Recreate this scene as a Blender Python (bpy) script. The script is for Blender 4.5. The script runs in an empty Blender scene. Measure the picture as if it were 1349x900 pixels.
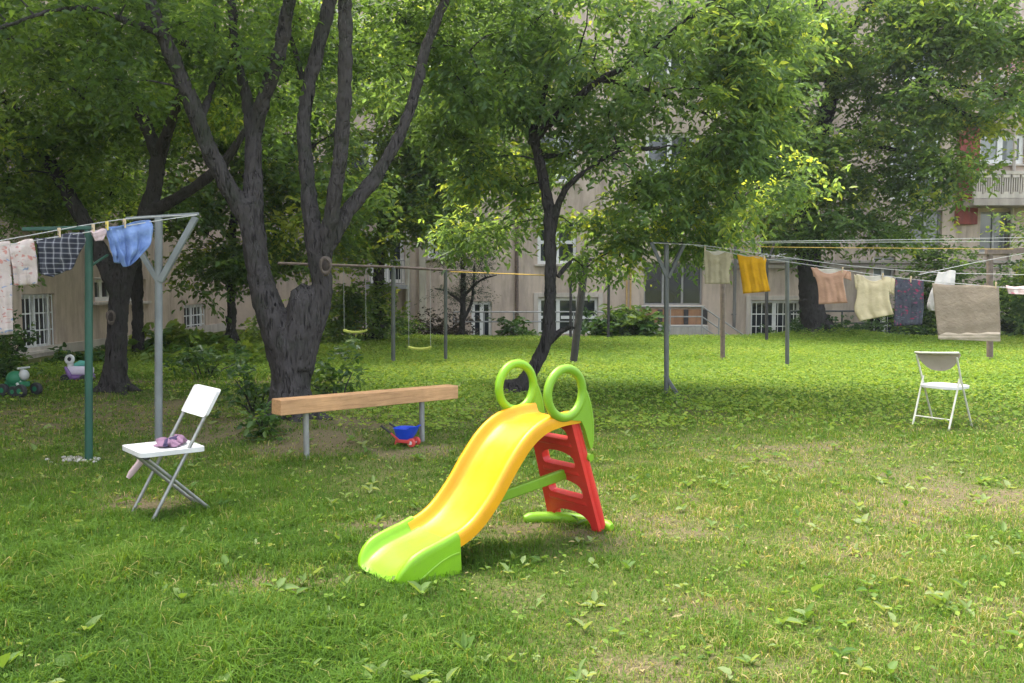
import bpy, bmesh, math, random
import numpy as np
from mathutils import Vector, Matrix
from mathutils.geometry import tessellate_polygon

random.seed(7)
RNG = np.random.default_rng(11)
R = math.radians
scene = bpy.context.scene
COL = scene.collection

# ------------------------------------------------------------------ camera
CAM = Vector((0.0, 0.0, 1.5))
FPX = 1150.0
PITCH = math.atan((450 - 368) / FPX)
cam_d = bpy.data.cameras.new('camera')
cam_o = bpy.data.objects.new('camera', cam_d)
COL.objects.link(cam_o)
cam_d.sensor_width = 36.0
cam_d.lens = 36.0 * FPX / 1349.0
cam_d.clip_start = 0.05
cam_d.clip_end = 1000
cam_o.location = CAM
cam_o.rotation_euler = (math.pi / 2 - PITCH, 0, 0)
scene.camera = cam_o


def ray(px, py):
    v = Vector(((px - 674.5) / FPX, (450 - py) / FPX, -1.0))
    c, s = math.cos(math.pi / 2 - PITCH), math.sin(math.pi / 2 - PITCH)
    return Vector((v.x, c * v.y - s * v.z, s * v.y + c * v.z))


def at(px, py, Y):
    r = ray(px, py)
    return CAM + r * (Y / r.y)


def gnd(px, py, z=0.0):
    r = ray(px, py)
    return CAM + r * ((z - CAM.z) / r.z)


def onplane(px, py, A, B):
    """point of the pixel ray on the vertical plane through A and B"""
    d = Vector((B.x - A.x, B.y - A.y, 0))
    n = Vector((-d.y, d.x, 0))
    r = ray(px, py)
    return CAM + r * (n.dot(A - CAM) / n.dot(r))


# ------------------------------------------------------------------ noise
def _hash(ix, iy, seed):
    h = (ix.astype(np.int64) * 374761393 + iy.astype(np.int64) * 668265263 + seed * 974711) & 0x7fffffff
    h = ((h ^ (h >> 13)) * 1274126177) & 0x7fffffff
    return ((h ^ (h >> 16)) & 0xffff) / 65535.0


def vnoise(x, y, seed=0):
    x = np.asarray(x, float); y = np.asarray(y, float)
    ix = np.floor(x); iy = np.floor(y)
    fx = x - ix; fy = y - iy
    fx = fx * fx * (3 - 2 * fx); fy = fy * fy * (3 - 2 * fy)
    a = _hash(ix, iy, seed); b = _hash(ix + 1, iy, seed)
    c = _hash(ix, iy + 1, seed); d = _hash(ix + 1, iy + 1, seed)
    return (a * (1 - fx) + b * fx) * (1 - fy) + (c * (1 - fx) + d * fx) * fy


def fbm(x, y, seed=0, oct=3):
    s = 0; a = .5; t = 0
    for k in range(oct):
        s = s + a * vnoise(x * 2 ** k + 17.3 * k, y * 2 ** k - 9.1 * k, seed + k)
        t += a; a *= .5
    return s / t


def sstep(a, b, x):
    t = np.clip((np.asarray(x, float) - a) / (b - a), 0, 1)
    return t * t * (3 - 2 * t)


def gz(x, y):
    x = np.asarray(x, float); y = np.asarray(y, float)
    z = (fbm(x * .45, y * .45, 3) - .5) * .07 * (1 - np.exp(-(((x + .05) / 1.6) ** 2 + ((y - 4.9) / 1.6) ** 2))) * sstep(2.5, 7.0, np.abs(y - 4.9) + np.abs(x + .05) + 2.0)
    z = z + .10 * np.exp(-(((x + 2.35) / .8) ** 2 + ((y - 8.6) / .9) ** 2))
    z = z + .05 * np.exp(-(((x + 5.2) / .5) ** 2 + ((y - 11.3) / .5) ** 2))
    z = z - .62 * sstep(22.3, 23.6, y) * sstep(-8.0, -6.5, x)
    z = z + .30 * np.exp(-(((x - 8.1) / 1.4) ** 2 + ((y - 23.0) / 1.1) ** 2))
    return z


def gzs(x, y):
    return float(gz(np.array([x]), np.array([y]))[0])


BARE = []  # (x, y, rx, ry, strength)
for px, py, rx, ry, s in [(345, 755, .38, .35, .8), (400, 760, .25, .3, .6), (1275, 660, .65, .55, .95), (1010, 608, .9, .6, .6),
                          (1180, 625, .9, .6, .6), (430, 588, .55, .5, 1.0), (385, 590, .45, .45, 1.0), (520, 600, .5, .35, .7),
                          (600, 700, .6, .3, .7), (660, 650, .5, .5, .6), (700, 690, .5, .4, .65), (160, 665, .35, .3, .8),
                          (230, 605, .35, .5, .5), (75, 608, .2, .2, .6),
                          (900, 690, .5, .4, .6), (870, 780, .4, .3, .6), (1120, 720, .6, .4, .55),
                          (1250, 860, .4, .25, .65), (900, 880, .35, .2, .6), (700, 850, .4, .25, .5), (1320, 780, .4, .3, .6),
                          (640, 545, .9, .7, .45), (830, 545, .7, .5, .4), (800, 640, .5, .4, .5), (1080, 590, .5, .4, .55)]:
    p = gnd(px, py); BARE.append((p.x, p.y, rx, ry, s))


def bare(x, y):
    x = np.asarray(x, float); y = np.asarray(y, float)
    n = fbm(x * 2.3, y * 2.3, 41)
    wx = x + (fbm(x * 1.7, y * 1.7, 77) - .5) * .9
    wy = y + (fbm(x * 1.7, y * 1.7, 88) - .5) * .9
    b = np.zeros_like(x)
    for (cx, cy, rx, ry, s) in BARE:
        q = ((wx - cx) / rx) ** 2 + ((wy - cy) / ry) ** 2
        b = np.maximum(b, s * np.exp(-q * .8))
    # trodden dirt path on the left in front of the far wing
    pc = 12.75 - .05 * (x + 5) + (fbm(x * .8, x * 0, 5) - .5) * .5
    pth = np.exp(-((y - pc) / .28) ** 2) * sstep(-1.5, -3.2, x)
    b = np.maximum(b, pth * .95)
    # worn shade under the trees
    sh = np.exp(-(((x + 2.4) / 2.0) ** 2 + ((y - 9.0) / 1.6) ** 2)) * .62
    sh = np.maximum(sh, np.exp(-(((x + 4.5) / 2.4) ** 2 + ((y - 9.8) / 2.2) ** 2)) * .58)
    b = np.maximum(b, sh)
    b = b + (n - .52) * .75 * sstep(14.5, 9.5, y)
    b = b + (fbm(x * 6.5, y * 6.5, 47) - .5) * .7 * sstep(13.5, 9.0, y)
    b = b + .08 * sstep(-.8, 1.2, x) * sstep(3.0, 4.5, y) * sstep(12.5, 9.5, y)
    b = b * (1 - .25 * sstep(-.5, 1.0, x))
    return np.clip(b, 0, 1)


# ------------------------------------------------------------------ materials
def new_mat(name):
    m = bpy.data.materials.new(name); m.use_nodes = True
    nt = m.node_tree
    b = nt.nodes['Principled BSDF']
    return m, nt, b


def N(nt, t, **kw):
    n = nt.nodes.new(t)
    for k, v in kw.items():
        setattr(n, k, v)
    return n


def ramp(nt, stops, fac=None):
    r = nt.nodes.new('ShaderNodeValToRGB')
    els = r.color_ramp.elements
    while len(els) < len(stops):
        els.new(.5)
    for e, (p, c) in zip(els, stops):
        e.position = p; e.color = (*c, 1)
    if fac is not None:
        nt.links.new(fac, r.inputs[0])
    return r


def noise(nt, scale, detail=4, rough=.6, vec=None, dist=0):
    n = nt.nodes.new('ShaderNodeTexNoise')
    n.inputs['Scale'].default_value = scale
    n.inputs['Detail'].default_value = detail
    n.inputs['Roughness'].default_value = rough
    n.inputs['Distortion'].default_value = dist
    if vec is not None:
        nt.links.new(vec, n.inputs['Vector'])
    return n


def geo_pos(nt, scale=(1, 1, 1)):
    g = nt.nodes.new('ShaderNodeNewGeometry')
    mp = nt.nodes.new('ShaderNodeMapping')
    mp.inputs['Scale'].default_value = scale
    nt.links.new(g.outputs['Position'], mp.inputs['Vector'])
    return mp.outputs[0]


def bump(nt, b, h, strength=.3, dist=.01):
    n = nt.nodes.new('ShaderNodeBump')
    n.inputs['Strength'].default_value = strength
    n.inputs['Distance'].default_value = dist
    nt.links.new(h, n.inputs['Height'])
    nt.links.new(n.outputs[0], b.inputs['Normal'])


def mat_simple(name, c1, c2=None, rough=.6, scale=6, stretch=(1, 1, 1), spec=.5, metal=0, bs=.15, bscale=None, bd=.005, lo=.35, hi=.65):
    m, nt, b = new_mat(name)
    c2 = c2 or tuple(x * .8 for x in c1)
    v = geo_pos(nt, stretch)
    n = noise(nt, scale, 6, .65, v)
    r = ramp(nt, [(lo, c2), (hi, c1)], n.outputs[0])
    nt.links.new(r.outputs[0], b.inputs['Base Color'])
    b.inputs['Roughness'].default_value = rough
    b.inputs['Specular IOR Level'].default_value = spec
    b.inputs['Metallic'].default_value = metal
    if bs:
        n2 = noise(nt, bscale or scale * 4, 5, .7, v)
        bump(nt, b, n2.outputs[0], bs, bd)
    return m


def mat_leaf(name, stops, trans=.55, tcol=2.5, rough=.42, spec=.35):
    """tint attribute -> albedo; thin leaf with diffuse transmission"""
    m, nt, b = new_mat(name)
    a = N(nt, 'ShaderNodeAttribute', attribute_name='tint')
    r = ramp(nt, stops, a.outputs['Fac'])
    nt.links.new(r.outputs[0], b.inputs['Base Color'])
    b.inputs['Roughness'].default_value = rough
    b.inputs['Specular IOR Level'].default_value = spec
    t = N(nt, 'ShaderNodeBsdfTranslucent')
    mix = N(nt, 'ShaderNodeMix', data_type='RGBA', blend_type='MULTIPLY')
    mix.inputs[0].default_value = 1
    nt.links.new(r.outputs[0], mix.inputs[6])
    mix.inputs[7].default_value = (tcol * 1.25, tcol * 1.1, tcol * .5, 1)
    nt.links.new(mix.outputs[2], t.inputs['Color'])
    ms = N(nt, 'ShaderNodeMixShader')
    ms.inputs[0].default_value = trans
    nt.links.new(b.outputs[0], ms.inputs[1]); nt.links.new(t.outputs[0], ms.inputs[2])
    nt.links.new(ms.outputs[0], nt.nodes['Material Output'].inputs[0])
    return m


def mat_bark(name, c1, c2):
    m, nt, b = new_mat(name)
    n = noise(nt, 34, 7, .62, geo_pos(nt, (1, 1, .2)), 1.0); n.noise_type = 'RIDGED_MULTIFRACTAL'; n.normalize = True
    nb = noise(nt, 12, 5, .65, geo_pos(nt, (1, 1, .3)), .8)
    n0 = noise(nt, 3.2, 6, .65, geo_pos(nt))
    mx = N(nt, 'ShaderNodeMath', operation='MULTIPLY_ADD'); mx.inputs[1].default_value = .7
    nt.links.new(nb.outputs[0], mx.inputs[0]); nt.links.new(n.outputs[0], mx.inputs[2])
    r = ramp(nt, [(.40, tuple(x * 1.6 for x in c1)), (.62, c1), (.88, c2)], mx.outputs[0])
    inv = N(nt, 'ShaderNodeMath', operation='SUBTRACT'); inv.inputs[0].default_value = 1.5; nt.links.new(mx.outputs[0], inv.inputs[1])
    moss = ramp(nt, [(.5, (0, 0, 0)), (.70, (.8, .8, .8))], n0.outputs[0])
    mix = N(nt, 'ShaderNodeMix', data_type='RGBA')
    nt.links.new(moss.outputs[0], mix.inputs[0])
    nt.links.new(r.outputs[0], mix.inputs[6]); mix.inputs[7].default_value = (c1[0] * .75, c1[1] * 1.05, c1[2] * .65, 1)
    nt.links.new(mix.outputs[2], b.inputs['Base Color'])
    b.inputs['Roughness'].default_value = .95
    b.inputs['Specular IOR Level'].default_value = .15
    bump(nt, b, inv.outputs[0], 1.0, .05)
    return m


M = {}
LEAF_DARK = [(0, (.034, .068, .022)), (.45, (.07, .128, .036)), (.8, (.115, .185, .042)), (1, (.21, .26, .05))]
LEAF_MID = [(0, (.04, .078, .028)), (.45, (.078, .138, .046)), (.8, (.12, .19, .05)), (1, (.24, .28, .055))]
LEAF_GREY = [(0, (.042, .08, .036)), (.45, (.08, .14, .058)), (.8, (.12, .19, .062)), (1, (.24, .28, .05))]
M['leaf_dark'] = mat_leaf('leaf_dark', LEAF_DARK)
M['leaf_mid'] = mat_leaf('leaf_mid', LEAF_MID)
M['leaf_grey'] = mat_leaf('leaf_grey', LEAF_GREY, rough=.38)
M['leaf_shrub'] = mat_leaf('leaf_shrub', [(0, (.02, .05, .015)), (.5, (.04, .09, .02)), (1, (.12, .18, .03))], trans=.3)
M['leaf_hosta'] = mat_leaf('leaf_hosta', [(0, (.04, .09, .02)), (.5, (.09, .16, .03)), (1, (.22, .28, .05))], trans=.35)
M['leaf_purple'] = mat_leaf('leaf_purple', [(0, (.02, .02, .018)), (.5, (.045, .035, .03)), (1, (.07, .08, .03))], trans=.25, tcol=1.2)
M['needle'] = mat_leaf('needle', [(0, (.03, .05, .03)), (.5, (.06, .085, .05)), (1, (.1, .12, .06))], trans=.2, tcol=1.2)
M['grass'] = mat_leaf('grass', [(0, (.05, .11, .013)), (.35, (.09, .175, .02)), (.6, (.148, .222, .03)), (.8, (.24, .235, .065)), (1, (.40, .33, .17))], trans=.35, tcol=1.5, rough=.6, spec=.1)
M['clover'] = mat_leaf('clover', [(0, (.085, .17, .025)), (.5, (.175, .275, .038)), (1, (.31, .35, .065))], trans=.4, tcol=1.5, rough=.6, spec=.2)
M['weed'] = mat_leaf('weed', [(0, (.07, .15, .025)), (.5, (.13, .22, .045)), (1, (.25, .31, .13))], trans=.45, tcol=1.4, rough=.55, spec=.25)
M['bark'] = mat_bark('bark', (.036, .032, .031), (.010, .009, .009))
M['bark_dark'] = mat_bark('bark_dark', (.027, .024, .023), (.008, .0075, .007))
M['cut_wood'] = mat_simple('cut_wood', (.115, .09, .072), (.06, .045, .036), .9, 30)
M['hole'] = mat_simple('hollow_wood', (.05, .035, .028), (.02, .015, .012), .95, 30)


def mat_ground():
    m, nt, b = new_mat('lawn_soil')
    a = N(nt, 'ShaderNodeAttribute', attribute_name='bare')
    v = geo_pos(nt)
    n1 = noise(nt, 9, 8, .7, v); n2 = noise(nt, 60, 6, .7, v)
    soil = ramp(nt, [(.3, (.085, .068, .038)), (.5, (.15, .12, .066)), (.7, (.235, .195, .11))], n2.outputs[0])
    green = ramp(nt, [(.3, (.055, .07, .02)), (.5, (.10, .115, .032)), (.65, (.16, .15, .055)), (.8, (.22, .19, .09))], n2.outputs[0])
    add = N(nt, 'ShaderNodeMath', operation='ADD')
    sub = N(nt, 'ShaderNodeMath', operation='MULTIPLY_ADD')
    nt.links.new(n1.outputs[0], sub.inputs[0]); sub.inputs[1].default_value = .9; sub.inputs[2].default_value = -.45
    nt.links.new(a.outputs['Fac'], add.inputs[0]); nt.links.new(sub.outputs[0], add.inputs[1])
    fr = ramp(nt, [(.22, (0, 0, 0)), (.6, (1, 1, 1))], add.outputs[0])
    mix = N(nt, 'ShaderNodeMix', data_type='RGBA')
    nt.links.new(fr.outputs[0], mix.inputs[0]); nt.links.new(green.outputs[0], mix.inputs[6]); nt.links.new(soil.outputs[0], mix.inputs[7])
    nt.links.new(mix.outputs[2], b.inputs['Base Color'])
    b.inputs['Roughness'].default_value = 1
    b.inputs['Specular IOR Level'].default_value = .1
    bump(nt, b, n2.outputs[0], .8, .02)
    return m


M['ground'] = mat_ground()


def mat_plaster(name, c1, c2, stain, sc=1.6):
    m, nt, b = new_mat(name)
    v = geo_pos(nt)
    n1 = noise(nt, sc, 6, .65, v); n2 = noise(nt, 45, 6, .7, v)
    n3 = noise(nt, 1.2, 5, .7, geo_pos(nt, (3.0, 3.0, .5)))
    r = ramp(nt, [(.35, c2), (.65, c1)], n1.outputs[0])
    f = ramp(nt, [(.44, (0, 0, 0)), (.70, (.85, .85, .85))], n3.outputs[0])
    mix = N(nt, 'ShaderNodeMix', data_type='RGBA')
    nt.links.new(f.outputs[0], mix.inputs[0]); nt.links.new(r.outputs[0], mix.inputs[6]); mix.inputs[7].default_value = (*stain, 1)
    nt.links.new(mix.outputs[2], b.inputs['Base Color'])
    b.inputs['Roughness'].default_value = .95
    b.inputs['Specular IOR Level'].default_value = .2
    bump(nt, b, n2.outputs[0], .4, .01)
    return m


M['plaster'] = mat_plaster('tan_plaster', (.60, .48, .375), (.49, .385, .30), (.31, .245, .195))
M['plaster_pink'] = mat_plaster('pinkish_plaster', (.58, .465, .38), (.47, .375, .305), (.30, .24, .2))
M['plaster_grey'] = mat_plaster('grey_plaster', (.42, .365, .315), (.35, .30, .26), (.25, .215, .19))
M['plinth'] = mat_plaster('pale_plinth', (.56, .5, .43), (.48, .42, .36), (.32, .28, .24))
M['pilaster'] = mat_plaster('pale_pilaster', (.5, .45, .36), (.42, .38, .3), (.28, .25, .2))
M['concrete'] = mat_plaster('concrete', (.5, .47, .43), (.4, .37, .33), (.25, .23, .2))
M['redpaint'] = mat_plaster('faded_red_paint', (.30, .085, .07), (.24, .065, .055), (.14, .05, .045))
M['orange_panel'] = mat_plaster('orange_brown_panel', (.40, .22, .12), (.30, .16, .09), (.18, .11, .07), 4)
M['white_frame'] = mat_simple('white_window_paint', (.78, .77, .75), (.66, .65, .62), .45, 8, bs=.05)
M['grey_frame'] = mat_simple('grey_window_frame', (.33, .32, .31), (.24, .23, .22), .5, 8, bs=.05)
M['curtain'] = mat_simple('net_curtain', (.66, .65, .63), (.42, .41, .40), .9, 14, (3, 3, .2), bs=.3)
M['roof'] = mat_simple('roof_felt', (.12, .1, .09), rough=.9)


def mat_glass(name, c=(.02, .025, .03)):
    m, nt, b = new_mat(name)
    n = noise(nt, .8, 2, .5, geo_pos(nt))
    r = ramp(nt, [(.3, tuple(x * .6 for x in c)), (.7, tuple(x * 1.6 for x in c))], n.outputs[0])
    nt.links.new(r.outputs[0], b.inputs['Base Color'])
    b.inputs['Roughness'].default_value = .06
    b.inputs['Specular IOR Level'].default_value = .7
    n2 = noise(nt, 1.5, 2, .5, geo_pos(nt))
    bump(nt, b, n2.outputs[0], .05, .02)
    return m


M['glass'] = mat_glass('dark_window_glass')
M['glass_pale'] = mat_glass('pale_window_glass', (.16, .17, .17))
M['steel'] = mat_simple('galvanised_steel', (.36, .36, .35), (.25, .25, .245), .5, 14, (1, 1, .4), metal=.6, bs=.1)
M['steel_dull'] = mat_simple('dull_grey_paint', (.19, .185, .175), (.12, .11, .10), .6, 9, (1, 1, .4), bs=.2)
M['steel_dark'] = mat_simple('dark_green_grey_paint', (.10, .105, .095), (.06, .065, .06), .6, 9, (1, 1, .4), bs=.2)
M['post_grey'] = mat_simple('weathered_grey_paint', (.20, .215, .21), (.14, .15, .15), .6, 9, (1, 1, .4), bs=.2)
M['rust'] = mat_simple('rusty_pipe', (.16, .115, .09), (.085, .06, .05), .8, 16, bs=.3)
M['brown_pole'] = mat_simple('brown_painted_pole', (.18, .13, .10), (.10, .075, .06), .75, 16, bs=.25)
M['dark_pole'] = mat_simple('dark_pole', (.05, .045, .042), (.025, .023, .022), .8, 12, bs=.3)
M['greenpaint'] = mat_simple('dark_green_paint', (.018, .085, .055), (.012, .055, .038), .5, 10, (1, 1, .4), bs=.12)
M['rail'] = mat_simple('grey_railing_paint', (.34, .34, .33), (.24, .24, .23), .5, 10, bs=.1)
M['rail_dark'] = mat_simple('dark_railing_paint', (.06, .07, .07), (.035, .04, .04), .6, 10, bs=.1)
M['gas'] = mat_simple('ochre_pipe_paint', (.55, .36, .14), (.42, .27, .1), .6, 8, bs=.1)
M['line'] = mat_simple('grey_cord', (.5, .49, .46), (.36, .35, .32), .8, 40, bs=.2)
M['line_yellow'] = mat_simple('yellow_cord', (.62, .42, .08), (.5, .32, .06), .8, 40, bs=.2)
M['peg'] = mat_simple('peg_wood', (.62, .48, .3), (.45, .33, .2), .7, 30, bs=.2)
M['peg_yellow'] = mat_simple('peg_yellow', (.75, .6, .14), (.6, .46, .1), .4, 30, bs=.1)


def mat_wood():
    m, nt, b = new_mat('planed_pine')
    tc = N(nt, 'ShaderNodeTexCoord')
    mp0 = N(nt, 'ShaderNodeMapping'); mp0.inputs['Rotation'].default_value = (0, 0, R(-45.3))
    mp = N(nt, 'ShaderNodeMapping'); mp.inputs['Scale'].default_value = (.9, 16, 16)
    nt.links.new(tc.outputs['Object'], mp0.inputs[0]); nt.links.new(mp0.outputs[0], mp.inputs[0])
    n = noise(nt, 3.5, 8, .65, mp.outputs[0], .8)
    n2 = noise(nt, 2.2, 5, .7, tc.outputs['Object'])
    r = ramp(nt, [(.28, (.33, .165, .07)), (.5, (.53, .29, .13)), (.75, (.62, .36, .175))], n.outputs[0])
    r2 = ramp(nt, [(.35, (.72, .72, .72)), (.62, (1, 1, 1))], n2.outputs[0])
    mx = N(nt, 'ShaderNodeMix', data_type='RGBA', blend_type='MULTIPLY'); mx.inputs[0].default_value = 1
    nt.links.new(r.outputs[0], mx.inputs[6]); nt.links.new(r2.outputs[0], mx.inputs[7])
    nt.links.new(mx.outputs[2], b.inputs['Base Color'])
    b.inputs['Roughness'].default_value = .65
    bump(nt, b, n.outputs[0], .25, .004)
    return m


M['pine'] = mat_wood()


def mat_plastic(name, c, rough=.36, dirt=.12, grime=.6):
    """moulded plastic, sun faded in places, with scuffs and rubbed-in dirt"""
    m, nt, b = new_mat(name)
    v = geo_pos(nt)
    n = noise(nt, 5, 7, .7, v); n2 = noise(nt, 260, 3, .6, v)
    r = ramp(nt, [(.38, tuple(x * (1 - dirt) for x in c)), (.62, c)], n.outputs[0])
    sc = noise(nt, 30, 6, .75, geo_pos(nt, (1.0, 1.3, .35)), 1.5)
    gr = noise(nt, 3.3, 5, .7, v)
    f1 = ramp(nt, [(.60, (0, 0, 0)), (.70, (grime, grime, grime))], sc.outputs[0])
    f2 = ramp(nt, [(.42, (0, 0, 0)), (.68, (1, 1, 1))], gr.outputs[0])
    mu = N(nt, 'ShaderNodeMath', operation='MULTIPLY'); nt.links.new(f1.outputs[0], mu.inputs[0]); nt.links.new(f2.outputs[0], mu.inputs[1])
    mx = N(nt, 'ShaderNodeMix', data_type='RGBA'); nt.links.new(mu.outputs[0], mx.inputs[0]); nt.links.new(r.outputs[0], mx.inputs[6])
    mx.inputs[7].default_value = (.20, .165, .10, 1)
    nt.links.new(mx.outputs[2], b.inputs['Base Color'])
    rr = ramp(nt, [(.3, (rough + .16,) * 3), (.7, (rough - .04,) * 3)], n.outputs[0])
    nt.links.new(rr.outputs[0], b.inputs['Roughness'])
    b.inputs['Specular IOR Level'].default_value = .4
    bump(nt, b, n2.outputs[0], .12, .002)
    return m


M['yellow'] = mat_plastic('yellow_plastic', (.70, .325, .002))
M['lime'] = mat_plastic('lime_plastic', (.20, .42, .012))
M['green'] = mat_plastic('green_plastic', (.19, .37, .02))
M['red'] = mat_plastic('red_plastic', (.62, .03, .025))
M['white_plastic'] = mat_plastic('white_plastic', (.60, .585, .575), .45)
M['blue'] = mat_plastic('blue_plastic', (.01, .06, .55))
M['toyred'] = mat_plastic('red_toy_plastic', (.55, .06, .05))
M['black_plastic'] = mat_plastic('black_plastic', (.03, .03, .033), .5)
M['toygreen'] = mat_plastic('green_toy_plastic', (.02, .16, .075), .45)
M['toygrey'] = mat_plastic('grey_toy_plastic', (.45, .45, .43), .5)
M['purple'] = mat_plastic('purple_toy_plastic', (.20, .11, .28), .5)
M['lilac'] = mat_plastic('lilac_toy_plastic', (.66, .58, .68), .5)
M['teal'] = mat_plastic('teal_toy_plastic', (.12, .42, .34), .5)
M['chair_tube'] = mat_simple('chair_tube', (.30, .30, .28), (.2, .2, .185), .4, 14, metal=.5, bs=.06)
M['cream_tube'] = mat_simple('cream_tube', (.62, .60, .50), (.5, .48, .4), .45, 14, bs=.06)
M['chair_back'] = mat_plastic('greyed_back_panel', (.40, .34, .285), .6)
M['swing_seat'] = mat_plastic('yellow_green_seat', (.42, .44, .08), .5)


def mat_cloth(name, kind, cols, scale=1.0, trans=.2):
    m, nt, b = new_mat(name)
    uv = N(nt, 'ShaderNodeAttribute', attribute_name='clothuv')
    v = uv.outputs['Vector']
    if kind == 'plain':
        n = noise(nt, 9 * scale, 5, .6, v)
        r = ramp(nt, [(.35, cols[1]), (.65, cols[0])], n.outputs[0]); c = r.outputs[0]
    elif kind == 'plaid':
        sep = N(nt, 'ShaderNodeSeparateXYZ'); nt.links.new(v, sep.inputs[0])

        def stripes(o, f):
            mm = N(nt, 'ShaderNodeMath', operation='MULTIPLY'); mm.inputs[1].default_value = f; nt.links.new(o, mm.inputs[0])
            fr = N(nt, 'ShaderNodeMath', operation='FRACT'); nt.links.new(mm.outputs[0], fr.inputs[0])
            return fr.outputs[0]
        a = ramp(nt, [(.0, cols[0]), (.30, cols[0]), (.34, cols[1]), (.44, cols[1]), (.47, cols[2]), (.53, cols[2]), (.56, cols[1]), (.66, cols[1]), (.7, cols[0])], stripes(sep.outputs[0], 11 * scale))
        bb = ramp(nt, [(.0, cols[0]), (.30, cols[0]), (.34, cols[1]), (.44, cols[1]), (.47, cols[2]), (.53, cols[2]), (.56, cols[1]), (.66, cols[1]), (.7, cols[0])], stripes(sep.outputs[1], 11 * scale))
        mx = N(nt, 'ShaderNodeMix', data_type='RGBA'); mx.inputs[0].default_value = .5
        nt.links.new(a.outputs[0], mx.inputs[6]); nt.links.new(bb.outputs[0], mx.inputs[7]); c = mx.outputs[2]
    elif kind == 'floral':
        n = noise(nt, 7 * scale, 2, .5, v)
        vm = N(nt, 'ShaderNodeVectorMath', operation='ADD'); nt.links.new(v, vm.inputs[0])
        sc = N(nt, 'ShaderNodeVectorMath', operation='SCALE'); sc.inputs['Scale'].default_value = .12; nt.links.new(n.outputs['Color'], sc.inputs[0])
        nt.links.new(sc.outputs[0], vm.inputs[1])
        vo = N(nt, 'ShaderNodeTexVoronoi'); vo.inputs['Scale'].default_value = 17 * scale; nt.links.new(vm.outputs[0], vo.inputs['Vector'])
        sep = N(nt, 'ShaderNodeSeparateColor'); nt.links.new(vo.outputs['Color'], sep.inputs[0])
        k = len(cols) - 1
        pr = N(nt, 'ShaderNodeValToRGB'); pr.color_ramp.interpolation = 'CONSTANT'
        while len(pr.color_ramp.elements) < k:
            pr.color_ramp.elements.new(.5)
        for e, i in zip(pr.color_ramp.elements, range(k)):
            e.position = i / k; e.color = (*cols[i + 1], 1)
        nt.links.new(sep.outputs[0], pr.inputs[0])
        f = ramp(nt, [(.28, (1, 1, 1)), (.42, (0, 0, 0))], vo.outputs['Distance'])
        mx = N(nt, 'ShaderNodeMix', data_type='RGBA'); nt.links.new(f.outputs[0], mx.inputs[0])
        mx.inputs[6].default_value = (*cols[0], 1); nt.links.new(pr.outputs[0], mx.inputs[7]); c = mx.outputs[2]
    nt.links.new(c, b.inputs['Base Color'])
    b.inputs['Roughness'].default_value = .9
    b.inputs['Specular IOR Level'].default_value = .15
    wv = noise(nt, 320, 2, .5, v)
    wr = noise(nt, 16 * scale, 4, .55, v, .6)
    ad = N(nt, 'ShaderNodeMath', operation='MULTIPLY_ADD'); ad.inputs[1].default_value = .12
    nt.links.new(wv.outputs[0], ad.inputs[0]); nt.links.new(wr.outputs[0], ad.inputs[2])
    bump(nt, b, ad.outputs[0], .5, .02)
    t = N(nt, 'ShaderNodeBsdfTranslucent'); nt.links.new(c, t.inputs['Color'])
    ms = N(nt, 'ShaderNodeMixShader'); ms.inputs[0].default_value = trans
    nt.links.new(b.outputs[0], ms.inputs[1]); nt.links.new(t.outputs[0], ms.inputs[2])
    nt.links.new(ms.outputs[0], nt.nodes['Material Output'].inputs[0])
    return m


M['c_sage'] = mat_cloth('beige_jersey', 'plain', [(.46, .40, .26), (.40, .345, .22)])
M['c_mustard'] = mat_cloth('mustard_jersey', 'plain', [(.66, .36, .015), (.58, .30, .012)])
M['c_peach'] = mat_cloth('peach_jersey', 'plain', [(.55, .33, .22), (.47, .28, .185)])
M['c_cream'] = mat_cloth('cream_jersey', 'plain', [(.70, .60, .38), (.6, .51, .32)])
M['c_white'] = mat_cloth('white_cotton', 'plain', [(.75, .72, .66), (.64, .61, .56)])
M['c_taupe'] = mat_cloth('taupe_terry', 'plain', [(.36, .295, .22), (.31, .25, .185)], 2)
M['c_hem'] = mat_cloth('pale_hem', 'plain', [(.52, .44, .34), (.46, .39, .3)], 2)
M['c_inside'] = mat_cloth('pale_inside_cloth', 'plain', [(.76, .70, .62), (.66, .6, .52)])
M['c_darkfloral'] = mat_cloth('dark_floral_cloth', 'floral', [(.075, .08, .10), (.30, .05, .10), (.13, .14, .17), (.05, .05, .07), (.22, .08, .14), (.10, .12, .12)], 1.7)
M['c_palefloral'] = mat_cloth('pale_floral_cloth', 'floral', [(.55, .46, .42), (.50, .24, .20), (.25, .30, .42), (.60, .50, .44), (.45, .26, .24), (.6, .55, .5)], 1.9)
M['c_plaid'] = mat_cloth('plaid_cloth', 'plaid', [(.03, .032, .042), (.10, .10, .115), (.42, .41, .42)], 2.3, .12)
M['c_blue'] = mat_cloth('blue_chambray', 'plain', [(.24, .34, .58), (.13, .21, .45)])
M['c_pink'] = mat_cloth('pale_pink_cloth', 'plain', [(.60, .46, .46), (.5, .38, .38)])
M['c_mauve'] = mat_cloth('mauve_cloth', 'plain', [(.34, .20, .28), (.22, .13, .2)])
M['c_pinkspot'] = mat_cloth('pink_spotted_cloth', 'floral', [(.70, .55, .52), (.6, .25, .28), (.75, .68, .64)])


# ------------------------------------------------------------------ mesh tools
def wloc(o):
    v = Vector((0, 0, 0))
    while o is not None:
        v += o.location; o = o.parent
    return v


def thing(name, label, cat, loc, group=None):
    o = bpy.data.objects.new(name, None); COL.objects.link(o)
    o.empty_display_size = .1
    o.location = loc
    o['label'] = label; o['category'] = cat
    if group: o['group'] = group
    return o


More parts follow.
